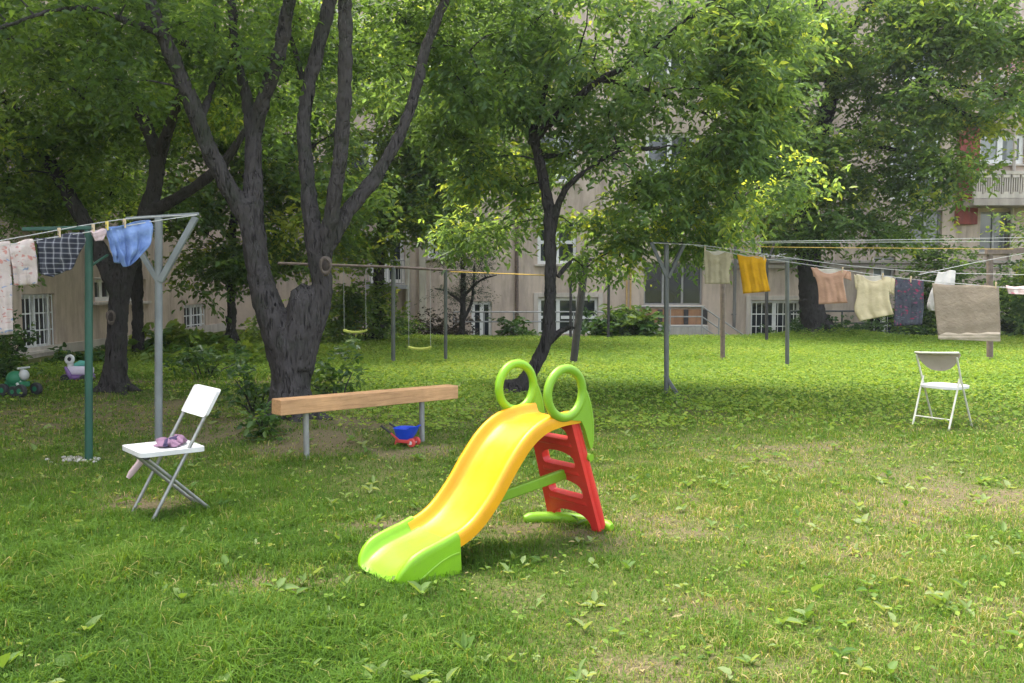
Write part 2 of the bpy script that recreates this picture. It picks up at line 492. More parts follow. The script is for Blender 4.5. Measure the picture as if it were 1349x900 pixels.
class MB:
    def __init__(self):
        self.v = []; self.f = []; self.uv = None

    def add(self, vs, fs):
        o = len(self.v); self.v.extend(Vector(p) for p in vs); self.f.extend(tuple(i + o for i in f) for f in fs)

    def box(self, c, sx, sy, sz, ax=None):
        """box centred at c; ax = (X, Y, Z) unit axes"""
        c = Vector(c)
        X, Y, Z = ax or (Vector((1, 0, 0)), Vector((0, 1, 0)), Vector((0, 0, 1)))
        vs = [c + X * (a * sx / 2) + Y * (b * sy / 2) + Z * (d * sz / 2) for d in (-1, 1) for b in (-1, 1) for a in (-1, 1)]
        self.add(vs, [(0, 2, 3, 1), (4, 5, 7, 6), (0, 1, 5, 4), (2, 6, 7, 3), (0, 4, 6, 2), (1, 3, 7, 5)])

    def bar(self, a, b, w, h, up=Vector((0, 0, 1))):
        a = Vector(a); b = Vector(b); d = b - a; L = d.length; X = d / L
        Y = up.cross(X)
        if Y.length < 1e-3: Y = Vector((0, 1, 0))
        Y.normalize(); Z = X.cross(Y)
        self.box((a + b) / 2, L, w, h, (X, Y, Z))

    def tube(self, pts, rad, n=8, cap=True, bumpy=0, seed=0, flat=None):
        pts = [Vector(p) for p in pts]
        if not hasattr(rad, '__len__'): rad = [rad] * len(pts)
        ref = None; rings = []
        for i, p in enumerate(pts):
            t = (pts[min(i + 1, len(pts) - 1)] - pts[max(i - 1, 0)])
            if t.length < 1e-9: t = Vector((0, 0, 1))
            t.normalize()
            if ref is None:
                ref = Vector((1, 0, 0)) if abs(t.x) < .8 else Vector((0, 1, 0))
            u = (ref - t * ref.dot(t)).normalized(); w = t.cross(u); ref = u
            ring = []
            for k in range(n):
                a = 2 * math.pi * k / n
                r = rad[i]
                if bumpy:
                    r *= 1 + bumpy * (math.sin(3 * a + seed + i * .11) * .5 + math.sin(7 * a - seed * 2 + i * .07) * .35 + math.sin(2 * a + i * .09 + seed) * .4)
                q = u * math.cos(a) + w * math.sin(a)
                ring.append(p + q * r)
            rings.append(ring)
        vs = [v for r in rings for v in r]
        fs = []
        for i in range(len(rings) - 1):
            for k in range(n):
                k2 = (k + 1) % n
                fs.append((i * n + k, i * n + k2, (i + 1) * n + k2, (i + 1) * n + k))
        if cap:
            fs.append(tuple(reversed(range(n)))); fs.append(tuple((len(rings) - 1) * n + k for k in range(n)))
        self.add(vs, fs)

    def ell(self, c, rx, ry, rz, ax=None, nu=16, nv=10, zmin=-1.0):
        c = Vector(c); X, Y, Z = ax or (Vector((1, 0, 0)), Vector((0, 1, 0)), Vector((0, 0, 1)))
        vs = []; fs = []
        for j in range(nv + 1):
            th = math.pi * j / nv; zz = max(math.cos(th), zmin); rr = math.sin(th)
            for i in range(nu):
                a = 2 * math.pi * i / nu
                vs.append(c + X * (rx * rr * math.cos(a)) + Y * (ry * rr * math.sin(a)) + Z * (rz * zz))
        for j in range(nv):
            for i in range(nu):
                fs.append((j * nu + i, (j + 1) * nu + i, (j + 1) * nu + (i + 1) % nu, j * nu + (i + 1) % nu))
        self.add(vs, fs)

    def torus(self, c, U, V, r1, r2, n=40, m=12, sv=1.0):
        c = Vector(c); W = U.cross(V).normalized(); vs = []; fs = []
        for i in range(n):
            a = 2 * math.pi * i / n; d = U * math.cos(a) + V * math.sin(a)
            for k in range(m):
                b = 2 * math.pi * k / m
                vs.append(c + d * (r1 + r2 * math.cos(b)) + W * (r2 * sv * math.sin(b)))
        for i in range(n):
            for k in range(m):
                fs.append((i * m + k, ((i + 1) % n) * m + k, ((i + 1) % n) * m + (k + 1) % m, i * m + (k + 1) % m))
        self.add(vs, fs)

    def lathe(self, c, axis, prof, n=20):
        c = Vector(c); A = Vector(axis).normalized()
        U = A.orthogonal().normalized(); W = A.cross(U); vs = []; fs = []
        for (r, h) in prof:
            for k in range(n):
                a = 2 * math.pi * k / n
                vs.append(c + A * h + (U * math.cos(a) + W * math.sin(a)) * r)
        for i in range(len(prof) - 1):
            for k in range(n):
                fs.append((i * n + k, i * n + (k + 1) % n, (i + 1) * n + (k + 1) % n, (i + 1) * n + k))
        self.add(vs, fs)

    def plate(self, outer, holes, fn, t):
        """2-D outline with holes -> solid plate; fn(a, b, h) maps to the world"""
        loops = [outer] + list(holes)
        flat = [p for l in loops for p in l]
        tris = tessellate_polygon([[Vector((p[0], p[1], 0)) for p in l] for l in loops])
        n = len(flat)
        vs = [fn(p[0], p[1], t / 2) for p in flat] + [fn(p[0], p[1], -t / 2) for p in flat]
        fs = []
        for tr in tris:
            fs.append(tuple(tr)); fs.append(tuple(i + n for i in reversed(tr)))
        o = 0
        for l in loops:
            k = len(l)
            for i in range(k):
                j = (i + 1) % k
                fs.append((o + i, o + j, o + j + n, o + i + n))
            o += k
        self.add(vs, fs)

    def grid(self, rows):
        nr = len(rows); nc = len(rows[0])
        self.add([p for r in rows for p in r], [(i * nc + j, i * nc + j + 1, (i + 1) * nc + j + 1, (i + 1) * nc + j) for i in range(nr - 1) for j in range(nc - 1)])

    def build(self, name, mat, parent=None, smooth=True, angle=40, bevel=0, seg=2, weld=0, label=None, fixn=True, subsurf=0, loc=None):
        base = wloc(parent) if parent else Vector(loc or (0, 0, 0))
        me = bpy.data.meshes.new(name)
        me.from_pydata([v - base for v in self.v], [], self.f)
        bm = bmesh.new(); bm.from_mesh(me)
        if weld: bmesh.ops.remove_doubles(bm, verts=bm.verts, dist=weld)
        if fixn: bmesh.ops.recalc_face_normals(bm, faces=bm.faces)
        bm.to_mesh(me); bm.free()
        if smooth:
            me.polygons.foreach_set('use_smooth', [True] * len(me.polygons))
            me.set_sharp_from_angle(angle=R(angle))
        me.materials.append(mat if not isinstance(mat, str) else M[mat])
        o = bpy.data.objects.new(name, me); COL.objects.link(o)
        if parent: o.parent = parent
        else: o.location = base
        if bevel:
            md = o.modifiers.new('bevel', 'BEVEL'); md.width = bevel; md.segments = seg; md.limit_method = 'ANGLE'; md.angle_limit = R(35)
            md.harden_normals = False
        if subsurf:
            md = o.modifiers.new('sub', 'SUBSURF'); md.levels = subsurf; md.render_levels = subsurf
        if label: o['label'] = label
        return o


def tag(o, label, cat, group=None, kind=None):
    o['label'] = label; o['category'] = cat
    if group: o['group'] = group
    if kind: o['kind'] = kind
    return o


def crom(pts, k=6):
    """Catmull-Rom resample of rows of floats"""
    P = [np.array(p, float) for p in pts]
    P = [2 * P[0] - P[1]] + P + [2 * P[-1] - P[-2]]
    out = []
    for i in range(1, len(P) - 2):
        for s in range(k):
            t = s / k
            out.append(.5 * (2 * P[i] + (P[i + 1] - P[i - 1]) * t + (2 * P[i - 1] - 5 * P[i] + 4 * P[i + 1] - P[i + 2]) * t * t
                             + (3 * P[i] - P[i - 1] - 3 * P[i + 1] + P[i + 2]) * t ** 3))
    out.append(P[-2])
    return out


def mesh_np(name, V, F, mat, tint=None, parent=None, attr='tint', smooth=False):
    me = bpy.data.meshes.new(name)
    nv = len(V); nf, k = F.shape
    me.vertices.add(nv); me.vertices.foreach_set('co', np.ascontiguousarray(V, np.float32).ravel())
    me.loops.add(nf * k); me.loops.foreach_set('vertex_index', np.ascontiguousarray(F, np.int32).ravel())
    me.polygons.add(nf); me.polygons.foreach_set('loop_start', np.arange(0, nf * k, k, dtype=np.int32))
    if smooth: me.polygons.foreach_set('use_smooth', np.ones(nf, bool))
    me.update(calc_edges=True)
    if tint is not None:
        a = me.attributes.new(attr, 'FLOAT', 'POINT'); a.data.foreach_set('value', np.ascontiguousarray(tint, np.float32))
    me.materials.append(mat if not isinstance(mat, str) else M[mat])
    o = bpy.data.objects.new(name, me); COL.objects.link(o)
    if parent: o.parent = parent
    return o


def unit(a):
    return a / np.maximum(np.linalg.norm(a, axis=-1, keepdims=True), 1e-9)


def leaf_mesh(P, D, Nn, L, W, tint, fold=.18, curl=.15):
    """leaves: base P, axis D, approx normal Nn, length L, width W -> V, F, tint"""
    n = len(P)
    D = unit(D); S = unit(np.cross(D, Nn)); U = np.cross(S, D)
    L = L[:, None]; W = W[:, None]
    v = np.empty((n, 6, 3))
    v[:, 0] = P
    m1 = P + D * L * .33; m2 = P + D * L * .7 - U * L * curl * .4
    v[:, 1] = m1 - S * W * .5 + U * W * fold; v[:, 2] = m2 - S * W * .36 + U * W * fold
    v[:, 3] = P + D * L - U * L * curl
    v[:, 4] = m2 + S * W * .36 + U * W * fold; v[:, 5] = m1 + S * W * .5 + U * W * fold
    base = (np.arange(n) * 6)[:, None]
    f1 = base + np.array([0, 3, 2, 1]); f2 = base + np.array([0, 5, 4, 3])
    return v.reshape(-1, 3), np.concatenate([f1, f2]), np.repeat(tint, 6)


def clump_leaves(C, rad, nl, L, W, tint0, tj=.16, droop=.25, flat=.6, up=.75, rng=RNG):
    """C (n,3) clump centres, rad (n,) radii -> leaf arrays grouped on twigs"""
    Ps = []; Ds = []; Ns = []; Ls = []; Ws = []; Ts = []
    for c, r, t0 in zip(C, rad, tint0):
        nt = max(4, int(nl / 9)); per = 9
        o = rng.normal(size=(nt, 3)) * np.array([.45, .45, .45 * flat]) * r
        d = rng.normal(size=(nt, 3)); d[:, 2] = d[:, 2] * .35 - droop; d = unit(unit(o + 1e-6) * .5 + unit(d))
        s = np.linspace(-.5, .5, per)
        p = (c + o)[:, None, :] + d[:, None, :] * (s[None, :, None] * r * .95)
        p[:, :, 2] -= (s[None, :] + .5) ** 2 * r * .18
        p = p + rng.normal(size=p.shape) * .02
        side = np.cross(d, np.array([0, 0, 1.0])); side = unit(side)
        sg = np.where(np.arange(per) % 2, 1, -1)
        ld = d[:, None, :] * .75 + side[:, None, :] * sg[None, :, None] * .8
        ld = ld + rng.normal(size=ld.shape) * .3; ld[:, :, 2] -= droop * .8
        nn = rng.normal(size=ld.shape) * .45 + np.array([0, 0, up])
        m = nt * per
        Ps.append(p.reshape(m, 3)); Ds.append(ld.reshape(m, 3)); Ns.append(nn.reshape(m, 3))
        f = rng.uniform(.5, 1.3, m)
        Ls.append(L * f); Ws.append(W * f * rng.uniform(.85, 1.15, m))
        tw = np.repeat(rng.normal(0, tj * .6, nt), per)
        Ts.append(np.clip(t0 + tw + rng.normal(0, tj * .6, m), 0, 1))
    return leaf_mesh(np.concatenate(Ps), np.concatenate(Ds), np.concatenate(Ns), np.concatenate(Ls), np.concatenate(Ws), np.concatenate(Ts))


# ------------------------------------------------------------------ trees
LIMB_W = .86


def limb_path(pl, Y0, k=6):
    """pl rows: (px, py, dY, half-width in px)"""
    rows = crom(pl, k); pts = []; rad = []
    for px, py, dY, w in rows:
        pts.append(at(px, py, Y0 + dY)); rad.append(max(.006, w * LIMB_W * (Y0 + dY) / FPX))
    return pts, rad


def make_tree(name, label, base, Y0, limbs, lobes, leafmat, barkmat, leafL, leafW, nl, seed, crad=.5, droop=.25, tint=(.42, .16),
              extra=None, group='trees in the courtyard', trunk_label=None, nsides=14, tall=None, dens=.8, vox=.016):
    rng = np.random.default_rng(seed)
    root = thing(name, label, 'tree', base, group)
    mb = MB(); thin = MB(); nodes = []; nrad = []
    for li, pl in enumerate(limbs):
        pts, rad = limb_path(pl, Y0)
        if li == 0:  # root flare, sunk into the ground
            p0 = pts[0]
            pts = [Vector((p0.x, p0.y, p0.z - .25))] + pts
            rad = [rad[0] * 1.18] + rad
        if li == 0:
            r0 = rad[1]; q0 = pts[1]
            for k in range(6):
                aa = seed + k * 1.05 + rng.normal(0, .15); dv = Vector((math.cos(aa), math.sin(aa), 0)); ln = r0 * rng.uniform(1.5, 2.3)
                mb.tube([q0 + dv * r0 * .35 + Vector((0, 0, r0 * 1.6)), q0 + dv * r0 * .75 + Vector((0, 0, r0 * .6)), q0 + dv * ln * .75 + Vector((0, 0, .03)), q0 + dv * ln * 1.15 + Vector((0, 0, -.08))],
                        [r0 * .42, r0 * .42, r0 * .30, r0 * .16], 10)
        if li == 0 or rad[min(2, len(rad) - 1)] > .036:
            mb.tube(pts, [max(r, .022) for r in rad], 20, bumpy=.10, seed=seed + li * 3.1)
        else:
            thin.tube(pts, rad, 7, bumpy=.08, seed=seed + li * 3.1)
        nodes += [np.array(p) for p in pts[2:]]; nrad += rad[2:]
    if extra: extra(mb)
    if tall:  # leaders above the picture
        for (i, dx, dy, dz) in tall:
            a = limb_path(limbs[i], Y0); p = a[0][-1]; r = a[1][-1]
            pts = [p + Vector((dx * t, dy * t, dz * t)) + Vector((math.sin(t * 5 + i), math.cos(t * 4), 0)) * .06 for t in np.linspace(0, 1, 7)]
            rad = [r * (1 - .85 * t) for t in np.linspace(0, 1, 7)]
            mb.tube(pts, rad, 8, bumpy=.1, seed=i)
            nodes += [np.array(q) for q in pts[1:]]; nrad += rad[1:]
    tk = mb.build('trunk', barkmat, root, angle=180, label=trunk_label)
    md = tk.modifiers.new('fuse', 'REMESH'); md.mode = 'VOXEL'; md.voxel_size = vox; md.use_smooth_shade = True
    md = tk.modifiers.new('soften', 'SMOOTH'); md.iterations = 3; md.factor = .5
    tx = bpy.data.textures.new('bark_lumps', 'CLOUDS'); tx.noise_scale = .13; tx.noise_depth = 4
    md = tk.modifiers.new('lumps', 'DISPLACE'); md.texture = tx; md.texture_coords = 'LOCAL'; md.strength = vox * 3.0; md.mid_level = .5
    nodes = np.array(nodes)
    C = []; T = []
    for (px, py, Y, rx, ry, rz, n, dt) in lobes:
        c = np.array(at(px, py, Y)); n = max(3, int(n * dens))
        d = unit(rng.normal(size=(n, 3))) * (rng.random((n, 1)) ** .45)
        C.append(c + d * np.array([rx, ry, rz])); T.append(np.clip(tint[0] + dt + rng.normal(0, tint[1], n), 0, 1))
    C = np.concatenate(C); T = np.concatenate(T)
    rad = crad * rng.uniform(.7, 1.25, len(C))
    # branches to the clumps, growing from the nearest wood
    bb = thin
    order = np.argsort([np.min(np.linalg.norm(nodes - c, axis=1)) for c in C])
    nd = list(nodes)
    for i in order[:]:
        A = np.array(nd); dist = np.linalg.norm(A - C[i], axis=1) + .5 * np.maximum(0, A[:, 2] - C[i][2])
        j = int(np.argmin(dist)); a = Vector(A[j]); b = Vector(C[i])
        L = (b - a).length
        if L < .1 or L > 4.5: continue
        mid = (a + b) / 2 + Vector(((rng.random() - .5) * .2, (rng.random() - .5) * .2, .10)) * L
        r0 = min(.035, .008 + .008 * L)
        pts = [a, a.lerp(mid, .5) + Vector((0, 0, .03 * L)), mid, mid.lerp(b, .5) + Vector((0, 0, .03 * L)), b]
        bb.tube(pts, [r0, r0 * .85, r0 * .7, r0 * .5, r0 * .25], 5, cap=False)
        nd += [np.array(mid), np.array(b)]
    bb.build('branches', barkmat, root, angle=80, fixn=False)
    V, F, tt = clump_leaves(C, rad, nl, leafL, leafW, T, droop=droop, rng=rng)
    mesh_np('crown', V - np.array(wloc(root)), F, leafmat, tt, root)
    return root


def shrub(name, label, c, rx, ry, rz, n, crad, leafL, leafW, nl, mat, seed, group=None, droop=.1, stems=7, cat='shrub', tint=.45, zlo=.15):
    rng = np.random.default_rng(seed)
    c = Vector(c)
    root = thing(name, label, cat, c, group)
    d = unit(rng.normal(size=(n, 3))) * (rng.random((n, 1)) ** .5)
    d[:, 2] = np.abs(d[:, 2]) * .95 + zlo * .2
    C = np.array(c) + d * np.array([rx, ry, rz]); C[:, 2] += zlo * rz
    mb = MB()
    for i in range(min(stems, n)):
        b = Vector(C[i]); a = c + Vector(((rng.random() - .5) * rx * .4, (rng.random() - .5) * ry * .4, -.08))
        mid = a.lerp(b, .5) + Vector((0, 0, .12 * rz))
        mb.tube([a, mid, b], [.014, .010, .005], 5)
    mb.build('stems', 'bark', root, angle=80)
    rad = crad * rng.uniform(.7, 1.2, n)
    T = np.clip(tint + rng.normal(0, .16, n), 0, 1)
    V, F, tt = clump_leaves(C, rad, nl, leafL, leafW, T, droop=droop, flat=.8, rng=rng)
    V[:, 2] = np.maximum(V[:, 2], c.z + .005)
    mesh_np('foliage', V - np.array(c), F, mat, tt, root)
    return root


# ================================================================== GROUND
def build_ground():
    xs = np.concatenate([np.linspace(-100, -16, 14), np.arange(-15, 17.01, .12), np.linspace(18, 100, 14)])
    ys = np.concatenate([np.linspace(-90, 0, 12), np.arange(1.0, 27.01, .12), np.linspace(28, 110, 16)])
    X, Y = np.meshgrid(xs, ys)
    Z = gz(X, Y) + (fbm(X * 4, Y * 4, 9) - .5) * .02
    V = np.stack([X, Y, Z], -1).reshape(-1, 3)
    nx = len(xs); ny = len(ys)
    i = np.arange(nx * ny).reshape(ny, nx)
    F = np.stack([i[:-1, :-1], i[:-1, 1:], i[1:, 1:], i[1:, :-1]], -1).reshape(-1, 4)
    o = mesh_np('ground', V, F, 'ground', bare(X, Y).ravel(), None, 'bare', True)
    o['kind'] = 'structure'; o['label'] = 'patchy lawn soil with worn dry spots and a dirt path'


build_ground()


def sample_ground(y0, y1, dens, rng, margin=2.0):
    """random points inside the view wedge"""
    out = []
    ys = np.linspace(y0, y1, 12)
    for a, b in zip(ys[:-1], ys[1:]):
        half = b * 700 / FPX + margin
        n = int(dens * (b - a) * 2 * half)
        out.append(np.stack([rng.uniform(-half, half, n), rng.uniform(a, b, n)], 1))
    return np.concatenate(out)


def build_grass():
    rng = np.random.default_rng(5)
    Vs = []; Fs = []; Ts = []; off = 0
    for (y0, y1, dens, h0, w0) in [(2.3, 4.6, 12000, .060, .0040), (4.6, 7.5, 6500, .060, .0052), (7.5, 11.5, 2800, .062, .0085), (11.5, 22.8, 760, .085, .014)]:
        p = sample_ground(y0, y1, dens, rng)
        x, y = p[:, 0], p[:, 1]
        b = bare(x, y)
        lush = fbm(x * .9, y * .9, 61)
        thin = .25 * sstep(-1.0, 1.0, x) * sstep(12.5, 9.5, y) + .30 * sstep(5.5, 7.0, y) * sstep(12.5, 10.5, y) * sstep(.2, -.8, x)
        keep = rng.random(len(x)) < (1.1 - 1.0 * b) * (.55 + .75 * lush) * (1 - thin)
        keep &= ~((x < -8.3) & (y > 14))
        keep0 = keep
        x, y, b, lush = x[keep], y[keep], b[keep], lush[keep]
        tuft = fbm(x * 3.1, y * 3.1, 62)
        n = len(x)
        mott = fbm(x * 5.5, y * 5.5, 64) - .5
        near_left = sstep(.6, -1.6, x) * sstep(6.2, 4.2, y)
        h = h0 * rng.uniform(.45, 1.35, n) * (.45 + .9 * lush * tuft * 2) * (1.0 + .9 * mott) * (1 - .5 * thin[keep0]) * (1 - .55 * b) * (1 + .55 * near_left)
        w = w0 * rng.uniform(.7, 1.3, n) * (1 + .3 * near_left)
        a = rng.uniform(0, 2 * np.pi, n)
        lean = rng.uniform(.2, 1.7, n) * h
        dx, dy = np.cos(a), np.sin(a)
        a2 = a + np.pi / 2 + rng.normal(0, .4, n)
        sx, sy = np.cos(a2) * w * .5, np.sin(a2) * w * .5
        z = gz(x, y) - .004
        v = np.empty((n, 5, 3))
        v[:, 0] = np.stack([x - sx, y - sy, z], 1); v[:, 1] = np.stack([x + sx, y + sy, z], 1)
        mx, my, mz = x + dx * lean * .3, y + dy * lean * .3, z + h * .6
        v[:, 2] = np.stack([mx + sx * .8, my + sy * .8, mz], 1); v[:, 3] = np.stack([mx - sx * .8, my - sy * .8, mz], 1)
        v[:, 4] = np.stack([x + dx * lean, y + dy * lean, z + h * np.maximum(.25, 1 - .42 * lean / h)], 1)
        i = (np.arange(n) * 5)[:, None] + off
        Fs.append(np.concatenate([i + np.array([0, 1, 2]), i + np.array([0, 2, 3]), i + np.array([3, 2, 4])]))
        right = sstep(-.4, 1.2, x) * sstep(12, 9, y)
        dry = (rng.random(n) < (.07 + .6 * b + .14 * right)) * rng.uniform(.22, .6, n)
        t = np.clip(.0 + .5 * mott + .42 * lush + .10 * right + .12 * sstep(12, 15, y) - .06 * near_left + rng.normal(0, .09, n) + dry, 0, 1)  # far blades tinted yellower: the sunlit far lawn is put into their colour
        Vs.append(v.reshape(-1, 3)); Ts.append(np.repeat(t, 5)); off += n * 5
    o = mesh_np('grass', np.concatenate(Vs), np.concatenate(Fs), 'grass', np.concatenate(Ts))
    tag(o, 'short lawn grass with thin straw coloured patches', 'grass', kind='stuff')


build_grass()


def build_clover():
    """the leafy bright ground cover of the far lawn"""
    rng = np.random.default_rng(6)
    p = np.concatenate([sample_ground(8.5, 23.0, 1050, rng), sample_ground(3.0, 8.5, 260, rng)])
    x, y = p[:, 0], p[:, 1]
    dens = sstep(10.0, 14.0, y) + .22 + .5 * sstep(.56, .7, fbm(x * .8, y * .8, 71))
    keep = rng.random(len(x)) < dens * (1 - bare(x, y))
    keep &= ~((x < -8.0) & (y > 14))
    keep &= ~((x < -2.5) & (y < 13.5) & (rng.random(len(x)) < .8))
    x, y = x[keep], y[keep]; n = len(x)
    a = rng.uniform(0, 2 * np.pi, n)
    hh = rng.uniform(.015, .085, n)
    P = np.stack([x, y, gz(x, y) + hh], 1)
    D = np.stack([np.cos(a), np.sin(a), rng.uniform(-.2, .7, n)], 1)
    Nn = np.stack([rng.normal(0, .4, n), rng.normal(0, .4, n) - .25, np.ones(n)], 1)
    L = rng.uniform(.02, .062, n) * np.where(y < 8.5, .62, 1.0); hh = hh * np.where(y < 8.5, .6, 1.0); P[:, 2] = gz(x, y) + hh; W = L * rng.uniform(.4, .75, n)
    t = np.clip(.2 + .55 * fbm(x * .7, y * .7, 73) + rng.normal(0, .17, n), 0, 1)
    V, F, tt = leaf_mesh(P, D, Nn, L, W, t)
    tag(mesh_np('ground_cover', V, F, 'clover', tt), 'bright leafy ground cover over the far lawn', 'ground cover', kind='stuff')


build_clover()


def build_weeds():
    rng = np.random.default_rng(8)
    Ps = []; Ds = []; Ns = []; Ls = []; Ws = []; Ts = []
    for (y0, y1, dens) in [(2.6, 5.0, 40), (5.0, 8.0, 26), (8.0, 12.5, 14)]:
        p = sample_ground(y0, y1, dens, rng)
        for (x, y) in p:
            if rng.random() > .35 + .9 * float(fbm(np.array([x * .7]), np.array([y * .7]), 81)[0]): continue
            k = rng.integers(2, 7); s = (.018 + .055 * rng.random() ** 2.0) * (1.35 if (x < -.2 and y < 4.6) else 1)
            a0 = rng.uniform(0, 6.28); t = np.clip(rng.normal(.6, .25), 0, 1); z = gzs(x, y)
            for j in range(k):
                a = a0 + j * 2.4 + rng.normal(0, .3); L = s * rng.uniform(.6, 1.25)
                el = rng.uniform(-.05, 1.25)
                Ps.append((x, y, z + rng.uniform(.005, .035))); Ds.append((math.cos(a) * math.cos(el), math.sin(a) * math.cos(el), math.sin(el)))
                Ns.append((-math.cos(a) * .4 + rng.normal(0, .2), -math.sin(a) * .4 + rng.normal(0, .2), 1)); Ls.append(L); Ws.append(L * rng.uniform(.34, .66)); Ts.append(np.clip(t + rng.normal(0, .15), 0, 1))
    V, F, tt = leaf_mesh(np.array(Ps), np.array(Ds), np.array(Ns), np.array(Ls), np.array(Ws), np.array(Ts), curl=.3)
    tag(mesh_np('weeds', V, F, 'weed', tt), 'dandelion and plantain leaves scattered over the near lawn', 'weeds', kind='stuff')
    # fallen dry leaves and twigs
    p = sample_ground(2.6, 12, 16, rng); x, y = p[:, 0], p[:, 1]; n = len(x)
    a = rng.uniform(0, 6.28, n)
    V, F, tt = leaf_mesh(np.stack([x, y, gz(x, y) + rng.uniform(.01, .04, n)], 1), np.stack([np.cos(a), np.sin(a), rng.normal(0, .2, n)], 1),
                         np.stack([rng.normal(0, .3, n), rng.normal(0, .3, n), np.ones(n)], 1), rng.uniform(.02, .05, n), rng.uniform(.008, .022, n), np.clip(rng.normal(.85, .15, n), 0, 1))
    tag(mesh_np('fallen_leaves', V, F, 'grass', tt), 'pale dry fallen leaves lying on the lawn', 'leaves', kind='stuff')


build_weeds()

# ================================================================== BUILDINGS
UPZ = Vector((0, 0, 1))


def wall_with_openings(mb, O, U, Nv, u0, u1, z0, z1, rects, depth=.2):
    us = sorted(set([u0, u1] + [v for r in rects for v in (r[0], r[1])])); zs = sorted(set([z0, z1] + [v for r in rects for v in (r[2], r[3])]))
    us = [u for u in us if u0 <= u <= u1]; zs = [z for z in zs if z0 <= z <= z1]
    P = lambda u, z, d=0: O + U * u + UPZ * z - Nv * d
    for a, b in zip(us[:-1], us[1:]):
        for c, d in zip(zs[:-1], zs[1:]):
            um = (a + b) / 2; zm = (c + d) / 2
            if any(r[0] < um < r[1] and r[2] < zm < r[3] for r in rects): continue
            mb.add([P(a, c), P(b, c), P(b, d), P(a, d)], [(0, 1, 2, 3)])
    for (a, b, c, d) in rects:
        q = [(a, c), (b, c), (b, d), (a, d)]
        for i in range(4):
            s, e = q[i], q[(i + 1) % 4]
            mb.add([P(*s), P(*e), P(*e, depth), P(*s, depth)], [(0, 3, 2, 1)])


def window(parent, O, U, Nv, r, cols=2, rows=1, frame='white_frame', pane='glass', fw=.06, depth=.2, bars=None, sill=True, transom=None, curtain=False, surround=None):
    a, b, c, d = r
    P = lambda u, z, dd=0: O + U * u + UPZ * z - Nv * dd
    ax = (U, Nv, UPZ)
    mb = MB(); g = .004
    def bx(u0, u1, z0, z1, d0, d1):
        mb.box(P((u0 + u1) / 2, (z0 + z1) / 2, (d0 + d1) / 2), u1 - u0, d1 - d0, z1 - z0, ax)
    dd0, dd1 = depth - .09, depth - .02
    bx(a + g, a + fw, c + g, d - g, dd0, dd1); bx(b - fw, b - g, c + g, d - g, dd0, dd1)
    bx(a + fw, b - fw, c + g, c + fw, dd0, dd1); bx(a + fw, b - fw, d - fw, d - g, dd0, dd1)
    for i in range(1, cols):
        u = a + (b - a) * i / cols
        bx(u - fw * .6, u + fw * .6, c + fw, d - fw, dd0 + .003, dd1 - .003)
    if transom:
        z = c + (d - c) * transom
        for i in range(cols):
            ua = a + (b - a) * i / cols + fw; ub = a + (b - a) * (i + 1) / cols - fw
            bx(ua, ub, z - fw * .5, z + fw * .5, dd0 + .006, dd1 - .006)
    w = mb.build('window', frame, parent, smooth=False)
    pm = MB(); pm.box(P((a + b) / 2, (c + d) / 2, depth - .035), b - a - .02, .012, d - c - .02, ax)
    pm.build('pane', pane, w, smooth=False)
    if curtain:
        cm = MB(); rows_ = []
        for z in np.linspace(c + fw * 1.1, d - fw * 1.1, 4):
            rows_.append([P(u, z, depth + .03 + .02 * math.sin(u * 40)) for u in np.linspace(a + .05, b - .05, 40)])
        # behind clear glass the curtain hangs just inside: modelled in front of a dark void pane
        cm.grid([[p + Nv * .08 for p in rr] for rr in rows_]); cm.build('curtain', 'curtain', w)
    if bars:
        bm_ = MB(); nb, nh = bars
        for i in range(nb + 1):
            u = a + .03 + (b - a - .06) * i / nb
            bm_.tube([P(u, c + .02, .05), P(u, d - .02, .05)], .011, 6)
        for i in range(nh + 1):
            z = c + .04 + (d - c - .08) * i / nh
            bm_.box(P((a + b) / 2, z, .066), b - a - .04, .012, .028, ax)
        bm_.build('window_grille', 'white_frame', w, smooth=False)
    if sill:
        sm = MB(); sm.box(P((a + b) / 2, c - .035, -.02), b - a + .14, .16, .06, ax)
        sm.build('sill', 'plinth', w, smooth=False, bevel=.008)
    if surround:
        sm = MB(); t = .14
        def sx(u0, u1, z0, z1): sm.box(P((u0 + u1) / 2, (z0 + z1) / 2, -.012), u1 - u0, .05, z1 - z0, ax)
        sx(a - t, a - .002, c - .05, d + t); sx(b + .002, b + t, c - .05, d + t); sx(a - .002, b + .002, d + .002, d + t)
        sm.build('surround', surround, w, smooth=False, bevel=.01)
    return w


# ---- rear apartment house, wall plane Y = 26
YB = 26.0
OB = Vector((0, YB, 0)); UB = Vector((1, 0, 0)); NB = Vector((0, -1, 0))


def brect(x0, x1, y0, y1):
    p = at(x0, y1, YB); q = at(x1, y0, YB)
    return (p.x, q.x, p.z, q.z)


house = thing('apartment_house', 'tan plastered apartment house along the far side of the lawn', 'building', (0, YB, -.6))
Z0B, Z1B = -.8, 15.0
W1 = []  # (rect, options)
W1.append((brect(621, 648, 397, 447), dict(cols=2, frame='white_frame', fw=.1, sill=False)))
W1.append((brect(709, 788, 392, 440), dict(cols=3, transom=.45, fw=.09, surround='plinth', sill=False)))
W1.append((brect(848, 926, 346, 402), dict(cols=3, frame='grey_frame', fw=.05, sill=True)))
W1.append((brect(988, 1055, 396, 448), dict(cols=2, bars=(9, 3), fw=.08, surround='plinth', sill=False)))
W1.append((brect(1142, 1215, 410, 448), dict(cols=3, bars=(8, 2), fw=.08, sill=False)))
W1.append((brect(1198, 1242, 277, 330), dict(cols=2, frame='grey_frame', pane='glass_pale')))
W1.append((brect(1150, 1180, 338, 366), dict(cols=2, frame='white_frame', pane='glass_pale')))
